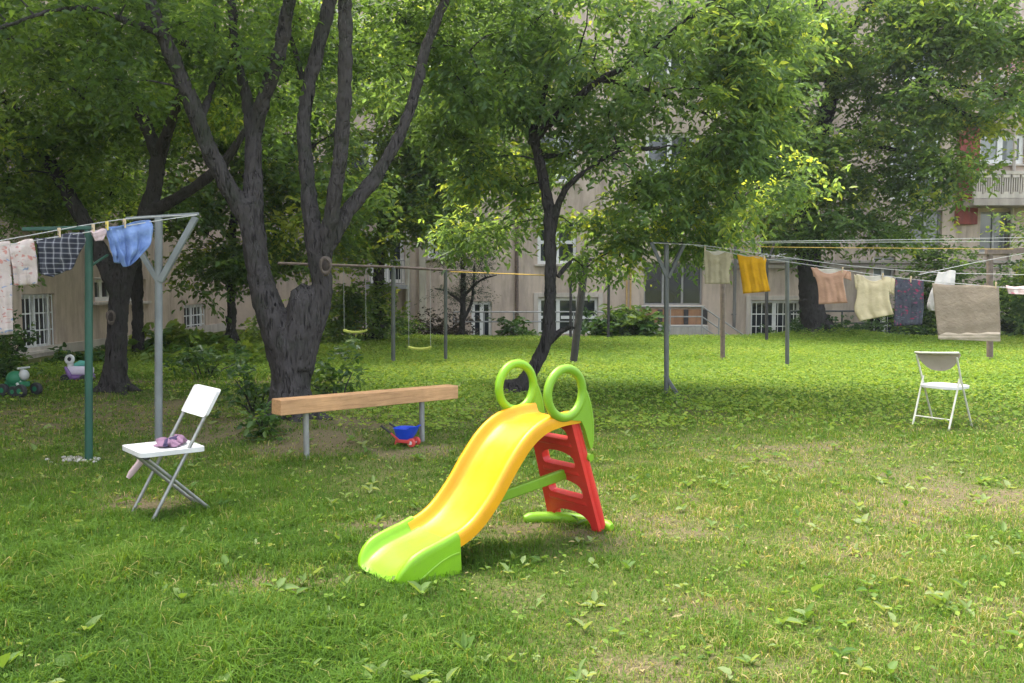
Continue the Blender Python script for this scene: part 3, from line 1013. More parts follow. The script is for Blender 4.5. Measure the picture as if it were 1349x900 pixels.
W1.append((brect(1290, 1332, 279, 332), dict(cols=2, frame='grey_frame', pane='glass_pale', fw=.05)))
W1.append((brect(1172, 1242, 166, 262), dict(cols=2, transom=.33, fw=.13)))
W1.append((brect(1288, 1352, 176, 216), dict(cols=2, fw=.13, pane='glass_pale')))
W1.append((brect(1290, 1350, 60, 112), dict(cols=2, fw=.1)))
W1.append((brect(1172, 1240, 40, 105), dict(cols=2, transom=.6, fw=.1)))
W1.append((brect(1000, 1052, 304, 338), dict(cols=2, fw=.09)))
W1.append((brect(1000, 1056, 175, 262), dict(cols=2, transom=.5, fw=.11)))
W1.append((brect(1000, 1056, 40, 105), dict(cols=2, transom=.6, fw=.1)))
W1.append((brect(850, 915, 175, 262), dict(cols=2, transom=.5, fw=.11)))
W1.append((brect(850, 915, 40, 105), dict(cols=2, transom=.6, fw=.1)))
W1.append((brect(708, 760, 290, 348), dict(cols=2, transom=.5, fw=.1)))
W1.append((brect(708, 760, 175, 240), dict(cols=2, transom=.5, fw=.1)))
W1.append((brect(708, 760, 40, 105), dict(cols=2, transom=.6, fw=.1)))
W1.append((brect(563, 597, 297, 340), dict(cols=2, fw=.09, curtain=True)))
W1.append((brect(563, 620, 175, 240), dict(cols=2, transom=.5, fw=.1)))
W1.append((brect(563, 620, 40, 105), dict(cols=2, transom=.6, fw=.1)))
W1.append((brect(486, 532, 306, 374), dict(cols=2, frame='white_frame', fw=.13)))
W1.append((brect(455, 520, 175, 240), dict(cols=2, transom=.5, fw=.1)))
W1.append((brect(400, 440, 395, 440), dict(cols=2, bars=(6, 2), fw=.08)))
W1.append((brect(330, 380, 300, 350), dict(cols=2, fw=.1)))
W1.append((brect(330, 380, 175, 240), dict(cols=2, fw=.1)))
rects = [w[0] for w in W1]
wb = MB()
uL, uR = -9.0, 19.0
wall_with_openings(wb, OB, UB, NB, uL, uR, Z0B, Z1B, rects)
bk = lambda u, y, z: Vector((u, y, z))
wb.add([bk(uL, YB + 9, Z0B), bk(uR, YB + 9, Z0B), bk(uR, YB + 9, Z1B), bk(uL, YB + 9, Z1B)], [(1, 0, 3, 2)])
for u, f in ((uL, (0, 1, 2, 3)), (uR, (3, 2, 1, 0))):
    wb.add([bk(u, YB + 9, Z0B), bk(u, YB, Z0B), bk(u, YB, Z1B), bk(u, YB + 9, Z1B)], [f])
wb.build('wall', 'plaster_pink', house, smooth=False, fixn=False)
rb = MB(); rb.box(((uL + uR) / 2, YB + 4.4, Z1B + .1), uR - uL + .8, 9.8, .2); rb.build('roof', 'roof', house, smooth=False)
for r, kw in W1:
    window(house, OB, UB, NB, r, **kw)
# lower grey wall band on the right with its cornice
p0 = at(932, 345, YB); p1 = at(1349, 345, YB)
cb = MB(); cb.box(((p0.x + 19) / 2, YB - .06, p0.z), 19 - p0.x, .12, .10); cb.box(((p0.x + 19) / 2, YB - .04, p0.z - .14), 19 - p0.x, .08, .12)
cb.build('cornice', 'plaster_grey', house, smooth=False, bevel=.015)
# pilasters by the loggia
for x0, x1 in ((534, 541), (552, 562)):
    a = at(x0, 270, YB); b = at(x1, 432, YB)
    pm = MB(); pm.box(((a.x + b.x) / 2, YB - .07, (a.z + b.z) / 2), b.x - a.x, .14, a.z - b.z)
    pm.build('pilaster', 'pilaster', house, smooth=False, bevel=.01)
# loggia railing
a = at(484, 343, YB - .5); b = at(533, 375, YB - .5)
lm = MB()
for z in (a.z, b.z + .04): lm.tube([(a.x, YB - .5, z), (b.x, YB - .5, z)], .022, 6)
for u in np.linspace(a.x, b.x, 13): lm.tube([(u, YB - .5, b.z), (u, YB - .5, a.z)], .012, 5)
lm.box(((a.x + b.x) / 2, YB - .26, b.z - .07), b.x - a.x + .1, .52, .12)
lm.build('loggia_railing', 'rail', house)
# first floor balcony on the right
a = at(1284, 226, YB - .9); b = at(1420, 262, YB - .9)
bm_ = MB()
bm_.box(((a.x + b.x) / 2, YB - .45, b.z - .09), b.x - a.x, .92, .2)
bm_.build('balcony_slab', 'plaster_grey', house, smooth=False, bevel=.015)
bm_ = MB(); yb = YB - .86
bm_.box(((a.x + b.x) / 2, yb, a.z - .03), b.x - a.x, .09, .09); bm_.box(((a.x + b.x) / 2, yb, b.z + .08), b.x - a.x, .09, .12)
nb = 44
for i in range(nb + 1):
    u = a.x + .03 + (b.x - a.x - .06) * i / nb
    bm_.box((u, yb, (a.z + b.z) / 2), .034, .05, a.z - b.z - .1)
for i in range(0, nb, 4):
    u = a.x + .03 + (b.x - a.x - .06) * (i + 1.5) / nb
    bm_.box((u, yb - .02, a.z - .13), .20, .05, .08); bm_.box((u, yb - .02, b.z + .17), .16, .05, .06)
bm_.build('balcony_parapet', 'plinth', house, smooth=False)
bm_ = MB(); bm_.box(((a.x + b.x) / 2, yb + .05, (a.z + b.z) / 2), b.x - a.x - .02, .02, a.z - b.z - .1); bm_.build('balcony_panel', 'plaster_grey', house, smooth=False)
# red painted pier beside the balcony
for x0, x1, t in ((1262, 1272, .22), (1274, 1284, .16)):
    pa = at(x0, 150, YB); pb = at(x1, 296, YB)
    bm_ = MB(); bm_.box(((pa.x + pb.x) / 2, YB - t / 2, (pa.z + pb.z) / 2), pb.x - pa.x, t, pa.z - pb.z)
    bm_.build('red_pier', 'redpaint', house, smooth=False, bevel=.01)
# ledges and upper balcony slabs
bm_ = MB()
for (x0, x1, y0, y1, dp, mt) in ((1270, 1400, 22, 44, 1.0, 'plaster_pink'), (1205, 1275, -12, 10, 1.0, 'concrete')):
    pa = at(x0, y0, YB - dp); pb = at(x1, y1, YB - dp)
    bm_ = MB(); bm_.box(((pa.x + pb.x) / 2, YB - dp / 2, (pa.z + pb.z) / 2), pb.x - pa.x, dp, pa.z - pb.z); bm_.build('upper_balcony', mt, house, smooth=False, bevel=.015)
# drainpipes
for px, mt, r in ((681, 'rust', .05), (826, 'gas', .026), (831, 'gas', .026), (1334, 'plinth', .05), (970, 'steel_dull', .05)):
    pa = at(px, 262 if mt != 'gas' else 350, YB - .1); pb = at(px, 432, YB - .1)
    top = 14.5 if mt not in ('gas',) else pa.z
    bm_ = MB(); bm_.tube([(pa.x, YB - .1, pb.z), (pa.x, YB - .1, top)], r, 8)
    for z in np.arange(pb.z + .4, top, 1.4): bm_.box((pa.x, YB - .05, z), r * 2.4, .1, .04)
    bm_.build('drainpipe' if mt != 'gas' else 'gas_pipe', mt, house)
# porch under the big window: concrete base and warm panels between dark posts
pa = at(842, 404, YB - .5); pb = at(932, 446, YB - .5)
bm_ = MB(); bm_.box(((pa.x + pb.x) / 2, YB - .3, pb.z + .17), pb.x - pa.x, .58, .42); bm_.build('porch_base', 'concrete', house, smooth=False, bevel=.015)
bm_ = MB(); za = at(800, 402, YB).z - .12; bm_.box(((pa.x + pb.x) / 2, YB - .03, (za + pb.z + .38) / 2), pb.x - pa.x - .1, .05, za - pb.z - .39); bm_.build('porch_panel', 'orange_panel', house, smooth=False)
for px in (869, 903, 928):
    u = at(px, 420, YB).x; bm_ = MB(); bm_.box((u, YB - .08, (za + pb.z + .38) / 2), .13, .06, za - pb.z - .4); bm_.build('porch_post', 'dark_pole', house, smooth=False)

# flowers hanging from the upper balcony
fb = at(1338, 95, YB - 1.0)
pot = thing('flower_box', 'pink flowers hanging from the upper balcony at the right edge', 'flower box', fb)
bm_ = MB(); bm_.box(fb + Vector((.1, 0, -.1)), 1.3, .24, .2); bm_.build('box', 'plinth', pot, smooth=False, bevel=.01)
rng = np.random.default_rng(3); n = 260
Pn = np.array(fb) + rng.normal(size=(n, 3)) * np.array([.45, .14, .22]); a_ = rng.uniform(0, 6.28, n)
M['petal'] = mat_leaf('pink_petal', [(0, (.55, .20, .32)), (.5, (.72, .42, .50)), (1, (.8, .66, .66))], trans=.3, tcol=1)
V, F, tt = leaf_mesh(Pn, np.stack([np.cos(a_), np.sin(a_), rng.normal(0, .5, n)], 1), rng.normal(size=(n, 3)), np.full(n, .12), np.full(n, .10), rng.random(n))
mesh_np('blossoms', V - np.array(fb), F, 'petal', tt, pot)

# ---- left wing, wall running into the distance
PA = Vector((-9.30, 12.0, 0)); PBv = Vector((-8.45, 25.9, 0))
UW = (PBv - PA).normalized(); NW = Vector((UW.y, -UW.x, 0)); LW = (PBv - PA).length


def wuz(px, py):
    p = onplane(px, py, PA, PBv); return ((p - PA).dot(UW), p.z)


wing = thing('apartment_wing', 'side wing of tan plaster with barred basement windows, left of the trees', 'building', PA)
def wrect(x0, x1, yt, yb):
    u0, zt = wuz(x0, yt); u1, _ = wuz(x1, yt); zb = wuz(x0, yb)[1]
    return (u0, u1, zb, zt)


WW = [(wrect(28, 72, 388, 464), dict(cols=2, bars=(7, 3), fw=.09)),
      (wrect(124, 152, 366, 398), dict(cols=2, fw=.1)), (wrect(160, 192, 368, 398), dict(cols=2, fw=.1)),
      (wrect(242, 271, 402, 445), dict(cols=2, bars=(6, 3), fw=.09)),
      (wrect(28, 72, 180, 270), dict(cols=2, transom=.5, fw=.1)), (wrect(124, 160, 180, 262), dict(cols=2, transom=.5, fw=.1)),
      (wrect(190, 215, 185, 262), dict(cols=2, transom=.5, fw=.1))]
wb = MB(); u0w = -12.0
wall_with_openings(wb, PA, UW, NW, u0w, LW, -.8, 15.0, [w[0] for w in WW])
Pq = lambda u, z, d: PA + UW * u + UPZ * z - NW * d
wb.add([Pq(u0w, -.8, 9), Pq(LW, -.8, 9), Pq(LW, 15, 9), Pq(u0w, 15, 9)], [(1, 0, 3, 2)])
wb.add([Pq(u0w, -.8, 9), Pq(u0w, -.8, 0), Pq(u0w, 15, 0), Pq(u0w, 15, 9)], [(0, 1, 2, 3)])
wb.build('wall', 'plaster', wing, smooth=False, fixn=False)
rb = MB(); rb.box(Pq((u0w + LW) / 2, 15.1, 4.4), LW - u0w, 9.7, .2, (UW, NW, UPZ)); rb.build('roof', 'roof', wing, smooth=False)
for r, kw in WW: window(wing, PA, UW, NW, r, **kw)
pl = MB()
zt = wuz(10, 462)[1]
pl.box(Pq((u0w + LW) / 2, (zt - .8) / 2, -.02), LW - u0w - .02, .05, zt + .8, (UW, NW, UPZ)); pl.build('plinth', 'plinth', wing, smooth=False)

# ================================================================== RAILINGS at the lawn edge
def railing(name, label, pts, zs, posts, mat, r=.02, group='railings by the house'):
    base = Vector((posts[0].x, posts[0].y, gzs(posts[0].x, posts[0].y)))
    t = thing(name, label, 'railing', base, group)
    for dz in zs:
        mb = MB(); mb.tube([p + Vector((0, 0, dz)) for p in pts], r, 8); mb.build('rail', mat, t)
    for p in posts:
        g = gzs(p.x, p.y)
        mb = MB(); mb.tube([(p.x, p.y, g - .05), (p.x, p.y, p.z)], r, 8); mb.build('post', mat, t)
    return t


YR = 24.2
a = at(598, 411, YR); b = at(795, 411, YR)
railing('railing', 'grey two rail railing in front of the white basement windows', [a, b], [0, -.27], [a.lerp(b, k / 5) for k in range(6)], 'rail')
a = at(841, 404, YR); b = at(925, 404, YR); c = at(992, 450, YR)
tr = railing('railing', 'grey stair railing sloping down beside the porch', [a, b, c], [0, -.28, -.55], [a, a.lerp(b, .5), b, b.lerp(c, .33), b.lerp(c, .8)], 'rail')
a = at(1041, 410, 23.9); b = at(1178, 410, 23.9)
railing('railing', 'dark railing behind the ivy covered tree', [a, b], [0, -.33], [a.lerp(b, k / 4) for k in range(5)], 'rail_dark', .024)

# ================================================================== TREES
b = gnd(384, 562)
T1L = [
    [(384, 562, 0, 37), (382, 530, 0, 29), (381, 508, 0, 26), (378, 480, 0, 26), (369, 445, 0, 26), (351, 395, 0, 21.5), (339, 350, 0, 17.5), (333, 305, 0, 18), (329, 270, 0, 17)],
    [(330, 295, 0, 15), (300, 245, -.1, 13.5), (272, 190, -.2, 12.5), (250, 130, -.3, 11.5), (226, 75, -.4, 11), (200, 10, -.5, 9), (170, -60, -.6, 7), (120, -150, -.8, 5)],
    [(333, 285, 0, 15), (334, 230, .1, 13.5), (333, 170, .2, 12), (322, 115, .3, 8), (310, 55, .3, 6.5), (304, -10, .4, 6), (290, -120, .6, 4)],
    [(334, 185, .2, 11), (347, 130, .1, 10.5), (366, 75, 0, 10.5), (378, 20, -.1, 10), (390, -50, -.3, 8), (420, -170, -.5, 5)],
    [(384, 530, .05, 22), (394, 480, .08, 22), (412, 430, .1, 18), (425, 390, .1, 16), (422, 350, .1, 17), (412, 300, .1, 14), (404, 230, .2, 11), (400, 160, .3, 10), (411, 95, .4, 10), (430, 20, .5, 10), (448, -60, .6, 8), (470, -190, .8, 5)],
    [(424, 352, .1, 14), (435, 290, 0, 12), (446, 220, -.1, 11), (453, 140, -.2, 10.5), (455, 60, -.3, 10.5), (456, -10, -.4, 10), (470, -120, -.6, 6)],
    [(432, 325, .1, 12), (458, 278, .2, 11.5), (490, 240, .3, 11), (522, 188, .4, 9.5), (547, 125, .5, 8.5), (562, 60, .6, 7.5), (586, 0, .7, 7), (630, -110, 1.0, 4)],
    [(388, 485, .03, 27), (392, 448, .02, 26), (397, 418, .03, 25), (399, 398, .04, 23), (396, 386, .05, 18), (391, 379, .05, 12)],
    [(402, 440, .06, 20), (410, 405, .08, 18), (416, 385, .08, 13), (419, 376, .08, 8)],
    [(212, 45, -.5, 6.5), (165, 27, -.8, 5), (120, 12, -1.0, 5), (70, 14, -1.2, 4), (20, 30, -1.4, 3.5), (-40, 50, -1.6, 2.5)],
    [(262, 175, -.2, 6), (278, 120, .3, 4.5), (300, 80, .6, 3.5)],
    [(250, 60, .2, 5), (212, 40, .5, 5), (205, -20, .6, 4)],
    [(404, 130, .4, 5), (392, 80, .7, 4), (380, 40, .9, 3)],
]
LB1 = [(130, 60, 8.8, 1.9, 1.4, .75, 46, -.05), (330, 20, 9.6, 1.6, 1.5, .8, 42, -.05), (500, 20, 10.0, 1.2, 1.2, .8, 36, -.02),
       (60, -120, 8.6, 2.0, 1.8, .9, 44, 0), (300, -160, 8.8, 2.2, 2.0, .9, 60, 0), (560, -110, 9.8, 1.4, 1.4, .8, 22, 0),
       (260, -300, 9.0, 2.6, 2.0, .9, 26, .05), (20, 20, 7.9, .9, .8, .35, 12, 0), (600, 60, 10.2, .7, .8, .5, 14, .05)]
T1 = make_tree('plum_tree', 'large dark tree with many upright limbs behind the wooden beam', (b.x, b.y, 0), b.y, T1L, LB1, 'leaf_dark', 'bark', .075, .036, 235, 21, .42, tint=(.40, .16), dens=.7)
# knot scars on the main tree
def knot(root, px, py, Y, w, h):
    c = at(px, py, Y); mb = MB()
    n = (CAM - c).normalized(); X = UPZ.cross(n).normalized(); Z = n.cross(X)
    vs = []; fs = []; m = 22
    for j, (rr, dd) in enumerate(((1.15, -.03), (1.0, .012), (.8, .02), (.62, .006))):
        for i in range(m):
            aa = 2 * math.pi * i / m; k = 1 + .07 * math.sin(3 * aa + j)
            vs.append(c + X * (w * rr * k * math.cos(aa)) + Z * (h * rr * k * math.sin(aa)) + n * dd)
    for j in range(3):
        for i in range(m): fs.append((j * m + i, j * m + (i + 1) % m, (j + 1) * m + (i + 1) % m, (j + 1) * m + i))
    mb.add(vs, fs); o = mb.build('knot_scar', 'cut_wood', root, fixn=False)
    mb = MB(); mb.ell(c + n * .0, w * .66, h * .66, .02, (X, Z, n)); mb.build('knot_hollow', 'hole', o)


knot(T1, 429, 350, b.y - .135, .055, .088)

b = gnd(152, 520)
T2L = [
    [(151, 522, 0, 23), (152, 500, 0, 18.5), (154, 450, 0, 16), (156, 405, 0, 15), (163, 360, 0, 15.5), (181, 310, 0, 14), (198, 265, 0, 12), (208, 215, 0, 11), (211, 195, 0, 11)],
    [(208, 210, 0, 10), (196, 175, .1, 9), (176, 135, .2, 9), (152, 100, .4, 8), (135, 60, .6, 6), (110, 0, .8, 5), (80, -90, 1, 3)],
    [(210, 205, 0, 10), (224, 165, -.1, 8), (240, 125, -.2, 7), (262, 80, -.1, 6), (275, 20, 0, 5), (300, -70, .2, 3)],
    [(190, 285, 0, 12), (222, 268, -.1, 9), (262, 243, -.2, 8), (295, 214, -.1, 8), (312, 190, 0, 6), (335, 150, .2, 4)],
    [(158, 385, 0, 15), (128, 325, .1, 13), (96, 265, .2, 11), (66, 215, .3, 10), (42, 178, .4, 9), (15, 140, .6, 7), (-30, 90, .8, 5), (-80, 20, 1, 3)],
]
LB2 = [(70, 170, 11.6, 1.5, 1.2, .8, 60, .0), (190, 120, 12.2, 1.5, 1.2, .8, 50, .05), (10, 250, 11.8, .8, .9, .6, 30, -.08),
       (120, 250, 12.8, 1.0, .8, .5, 26, .18), (40, 60, 11.8, 1.4, 1.3, .8, 40, 0), (300, 130, 12.4, 1.1, 1.0, .8, 36, .06), (-60, 120, 11.4, 1.4, 1.3, 1.2, 36, -.05),
       (140, -60, 11.6, 2.4, 2.0, .9, 56, 0), (10, 330, 12.6, .45, .5, .35, 8, -.15)]
T2 = make_tree('plum_tree', 'forked dark tree behind the blue shirt on the left', (b.x, b.y, 0), b.y, T2L, LB2, 'leaf_dark', 'bark_dark', .085, .04, 210, 22, .42, tint=(.54, .18), dens=.72)
knot(T2, 146, 418, b.y - .17, .05, .085)

b = gnd(680, 522)
T3L = [
    [(676, 524, 0, 16.8), (690, 505, 0, 12.6), (706, 480, 0, 10.9), (718, 455, 0, 9.2), (723, 425, 0, 9.2), (724, 390, 0, 8.8), (725, 350, 0, 8.8), (724, 310, 0, 9.2), (722, 270, 0, 8.4), (713, 220, 0, 7.6), (702, 175, 0, 7.6)],
    [(703, 185, 0, 6.7), (728, 158, -.1, 6.7), (760, 130, -.2, 5.9), (790, 105, -.3, 5.0), (830, 85, -.4, 5.0), (868, 60, -.6, 5.0), (900, 30, -.8, 4.2), (940, 0, -1, 3.4), (990, -60, -1.2, 2.5)],
    [(704, 180, 0, 5.9), (690, 150, .1, 4.2), (672, 110, .2, 3.4), (655, 85, .3, 3.4), (625, 72, .4, 2.5), (590, 40, .5, 1.7)],
    [(729, 300, 0, 5.9), (738, 262, -.1, 5.0), (756, 238, -.2, 4.2), (780, 220, -.3, 3.4), (815, 200, -.5, 2.5), (870, 195, -.7, 2.1)],
    [(712, 205, 0, 5.0), (735, 205, .2, 3.4), (770, 195, .4, 2.5), (830, 195, .6, 2.1)],
    [(790, 105, -.3, 4.2), (840, 115, -.2, 3.4), (885, 130, 0, 2.5), (930, 150, .2, 2.1)],
    [(735, 365, 0, 3.4), (745, 352, .05, 3.8), (752, 345, .1, 2.9)],
    [(722, 452, .05, 5.0), (735, 440, .0, 5.0), (748, 432, -.05, 3.4), (758, 432, -.1, 2.5)],
    [(700, 190, 0, 5.0), (718, 120, .2, 4.2), (730, 50, .3, 4.2), (735, -40, .4, 3.4), (745, -150, .5, 2.5)],
]
LB3 = [(640, 120, 11.0, .75, 1.1, .8, 34, .02), (740, 70, 11.3, 1.2, 1.2, .8, 38, .02), (860, 60, 10.8, 1.5, 1.3, .8, 46, .0), (910, 170, 11.0, 1.15, 1.0, .8, 36, .06),
       (800, 190, 11.2, 1.0, .9, .65, 24, .06), (860, 265, 11.6, .75, .7, .42, 26, .16), (945, 250, 11.4, .45, .6, .45, 16, .26), (780, 300, 12.0, .55, .5, .25, 12, .18),
       (650, 235, 12.0, .45, .5, .35, 12, .22), (960, 90, 10.8, .7, .9, .8, 24, .02), (790, 345, 12.2, .35, .4, .18, 6, .2), (690, 30, 11, .9, 1.0, .6, 24, 0),
       (900, 305, 11.9, .65, .6, .25, 18, .2), (1000, 190, 11.2, .55, .6, .6, 18, .15), (955, 315, 11.6, .35, .4, .2, 8, .2), (840, 325, 11.9, .4, .4, .2, 9, .25), (620, 190, 11.6, .5, .6, .6, 16, .15), (970, 40, 10.6, .6, .8, .6, 18, .05), (560, 90, 11.6, .6, .8, .7, 18, .06), (600, 300, 12.6, .35, .4, .3, 8, .3), (670, 300, 12.4, .35, .4, .25, 7, .25), (690, 240, 12.0, .5, .5, .4, 12, .15), (1010, 110, 11.2, .6, .6, .7, 18, .12), (1040, 250, 11.8, .5, .5, .4, 11, .22), (1040, 20, 11.0, .5, .6, .6, 12, .1),
       (760, -90, 11.0, 2.0, 1.6, .8, 36, .05), (900, -110, 10.8, 1.6, 1.5, .8, 24, .05)]
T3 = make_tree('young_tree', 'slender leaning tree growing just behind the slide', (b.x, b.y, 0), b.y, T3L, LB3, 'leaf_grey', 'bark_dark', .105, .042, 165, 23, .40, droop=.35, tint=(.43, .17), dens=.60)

bx_ = gnd(1066, 446)
T4Y = 22.6
T4L = [
    [(1078, 447, 0, 22), (1074, 430, 0, 20), (1070, 405, 0, 19), (1068, 370, 0, 18), (1064, 330, 0, 17), (1060, 290, 0, 17), (1062, 250, 0, 16), (1068, 215, 0, 15), (1078, 180, 0, 14), (1088, 150, 0, 13), (1096, 120, 0, 12)],
    [(1094, 125, 0, 10), (1105, 80, -.2, 9), (1120, 40, -.4, 8), (1150, 0, -.6, 7), (1180, -60, -1, 5)],
    [(1096, 120, 0, 10), (1090, 70, .2, 9), (1080, 20, .4, 8), (1075, -50, .6, 6), (1060, -150, .8, 4)],
    [(1074, 200, 0, 8), (1100, 195, -.3, 5), (1140, 190, -.8, 4), (1190, 200, -1.2, 3)],
    [(1110, 75, -.2, 6), (1160, 80, -.9, 4.5), (1230, 107, -1.6, 4), (1290, 118, -2.2, 3.5), (1360, 130, -2.8, 3)],
    [(1064, 260, 0, 7), (1030, 235, -.3, 4), (990, 225, -.7, 3)],
    [(1075, 190, 0, 7), (1040, 150, -.4, 5), (1000, 120, -.9, 3)],
    [(1200, 93, -1.3, 3), (1250, 140, -1.8, 3), (1300, 160, -2.2, 2)],
    [(1150, 0, -.6, 5), (1230, 20, -1.2, 4), (1300, 20, -1.8, 3), (1350, -20, -2.2, 2)],
]
LB4 = [(1130, 60, 21.8, 1.8, 1.7, 1.4, 74, -.02), (1260, 60, 20.6, 1.7, 1.6, 1.0, 46, .06), (1200, 150, 21.0, 1.6, 1.5, .9, 56, .02), (1320, 140, 20.2, 1.2, 1.2, .8, 28, .10),
       (1010, 90, 22.0, 1.2, 1.4, 1.5, 50, 0), (1000, 230, 22.0, 1.0, 1.2, 1.1, 42, .04), (1110, 230, 21.6, 1.2, 1.1, 1.1, 36, .04), (1200, 240, 21.2, 1.2, 1.2, .7, 24, .06),
       (1060, 310, 21.9, .6, .6, .7, 16, -.08), (1062, 260, 22.2, .35, .35, 1.1, 16, -.12), (1010, 300, 22.0, .7, .7, .4, 12, .1), (985, 30, 21.5, .9, 1.0, .8, 24, .02), (1050, 60, 21.0, 1.0, 1.0, 1.0, 34, .05), (1250, 10, 20.6, 1.2, 1.0, .7, 26, .08), (1060, 180, 21.0, .8, .8, .7, 22, .06), (1335, 60, 20.0, .8, .9, .8, 18, .08), (1180, 300, 21.4, 1.0, .8, .35, 16, .0), (1120, 300, 21.6, 1.0, .9, .4, 16, .02), (1270, 215, 20.6, 1.0, 1.0, .5, 14, .06),
       (1130, -120, 22, 3.2, 2.4, 1.8, 60, 0), (1290, -60, 20.8, 2.0, 1.6, 1.2, 26, .06), (985, -60, 22, 1.4, 1.4, 1.2, 20, .0)]
T4 = make_tree('old_tree', 'big ivy dark trunked tree by the house on the right', (bx_.x * T4Y / bx_.y, T4Y, 0), T4Y, T4L, LB4, 'leaf_mid', 'bark_dark', .14, .07, 180, 24, .60, vox=.03, dens=.56, tint=(.52, .18))

TSL = [[(183, 470, 0, 9), (182, 430, 0, 9), (181, 385, 0, 9), (178, 340, 0, 9), (172, 280, 0, 8), (160, 200, 0, 6), (150, 110, 0, 4)], [(178, 330, 0, 5), (200, 290, -.2, 4), (230, 255, -.4, 3)]]
LBS = [(150, 200, 16.2, 1.3, 1.1, .9, 30, .1), (230, 270, 16.4, .9, .8, .5, 20, .12), (90, 260, 16.2, .9, .8, .6, 20, .05)]
TS = make_tree('background_tree', 'dark stem standing right behind the forked tree on the left', gnd(183, 470), gnd(183, 470).y, TSL, LBS, 'leaf_mid', 'bark_dark', .12, .06, 160, 28, .5, tint=(.44, .16), vox=.025)

# trees beyond, filling the left background
T5L = [[(304, 446, 0, 8), (305, 400, 0, 7), (304, 350, 0, 6.5), (306, 300, 0, 6), (315, 240, 0, 5), (330, 170, 0, 4), (350, 80, 0, 3)],
       [(308, 290, 0, 4), (350, 240, -.3, 3), (400, 200, -.6, 2.5), (450, 170, -.8, 2)], [(305, 320, 0, 4), (280, 280, -.3, 3), (255, 250, -.5, 2)]]
LB5 = [(400, 150, 17, 2.2, 1.6, 1.6, 62, .12), (300, 240, 17, 1.1, 1.0, 1.1, 34, .02), (420, 270, 17.4, 1.3, 1.0, .7, 34, .2), (290, 350, 17.2, .8, .7, .5, 20, -.05),
       (380, 340, 17.6, .9, .7, .5, 20, .15), (330, 40, 17, 2.2, 1.6, 1.4, 50, .1), (255, 130, 17, 1.3, 1.1, 1.4, 34, .12)]
b5 = gnd(304, 446)
T5 = make_tree('background_tree', 'thin straight tree standing behind the large dark tree', (at(304, 446, 18).x, 18, 0), 18, T5L, LB5, 'leaf_mid', 'bark', vox=.03, leafL=.13, leafW=.07, nl=170, seed=25, crad=.58, tint=(.46, .16), dens=.75)
T6L = [[(497, 446, 0, 9), (498, 400, 0, 8), (500, 340, 0, 8), (505, 270, 0, 7), (515, 200, 0, 6), (525, 120, 0, 5), (530, 20, 0, 4)],
       [(502, 300, 0, 5), (540, 260, -.4, 3.5), (585, 225, -.8, 2.5)], [(504, 280, 0, 5), (470, 240, -.3, 3.5), (440, 210, -.5, 2.5)]]
LB6 = [(520, 160, 20, 2.0, 1.6, 1.6, 60, .1), (500, 270, 20, 1.6, 1.2, .8, 44, .06), (580, 230, 19.6, 1.0, .9, 1.0, 30, .16), (600, 130, 20, 1.3, 1.1, 1.4, 36, .16), (540, 40, 20, 2.4, 1.8, 1.4, 54, .1), (560, 290, 19.8, .7, .6, .3, 10, .15),
       (655, 60, 20.4, 1.0, 1.0, 1.4, 30, .14), (640, 190, 20.2, 1.0, .9, 1.0, 26, .14), (680, 110, 20.4, 1.0, .9, 1.0, 22, .1), (600, 310, 20.0, .7, .7, .35, 10, .2), (470, 330, 20.2, .9, .8, .4, 16, .1)]
T6 = make_tree('background_tree', 'bright leafy tree by the house beyond the swing frame', (at(497, 446, 21).x, 21, 0), 21, T6L, LB6, 'leaf_mid', 'bark', .14, .075, 170, 26, .62, tint=(.52, .16), vox=.03, dens=.75)
T7L = [[(608, 440, 0, 5), (610, 400, 0, 4.5), (610, 340, 0, 3.5), (612, 290, 0, 2.5), (614, 250, 0, 1.5)],
       [(610, 400, 0, 2.5), (590, 385, -.2, 2), (572, 380, -.3, 1)], [(611, 390, 0, 2.5), (632, 370, -.2, 2), (655, 362, -.3, 1)], [(612, 420, .05, 2.5), (622, 395, .1, 2.5), (625, 350, .2, 1.5)]]
LB7 = [(612, 345, 22.6, .85, .7, .55, 22, 0), (610, 300, 22.6, .7, .6, .6, 20, .05), (612, 385, 22.6, .85, .7, .3, 14, -.1), (612, 260, 22.6, .4, .4, .4, 8, .05)]
T7 = make_tree('small_tree', 'sparse grey green sapling in front of the house wall', (at(608, 440, 22.7).x, 22.7, gzs(-1.3, 22.7)), 22.7, T7L, LB7, 'needle', 'bark_dark', .075, .02, 120, 27, .38, tint=(.5, .2), nsides=8)

# ================================================================== SHRUBS
def gp(px, py, Y=None):
    if Y is None:
        p = gnd(px, py); Y = p.y
    p = at(px, py, Y); return Vector((p.x, Y, gzs(p.x, Y)))


GS = 'shrubs round the lawn'
shrub('shrub', 'leafy shoots growing right of the big trunk', gp(445, 525, 10.4), .5, .4, .60, 13, .22, .09, .05, 44, 'leaf_shrub', 31, GS, tint=.55)
shrub('shrub', 'low dark leafy shoots left of the big trunk by the beam', gp(335, 545, 9.2), .36, .35, .5, 9, .2, .08, .045, 40, 'leaf_shrub', 32, GS, tint=.45)
shrub('shrub', 'ivy like sprouts under the left end of the wooden beam', gp(345, 572, 8.0), .3, .25, .24, 7, .15, .07, .045, 40, 'leaf_shrub', 33, GS, tint=.4)
shrub('shrub', 'loose shrub between the two dark trunks on the left', gp(270, 500, 13.4), .8, .5, .5, 12, .24, .10, .05, 40, 'leaf_shrub', 34, GS, tint=.55)
shrub('shrub', 'round green bush behind the swing frame', gp(470, 445, 20.5), 1.1, .7, 1.5, 34, .42, .12, .07, 110, 'leaf_mid', 35, GS, tint=.5)
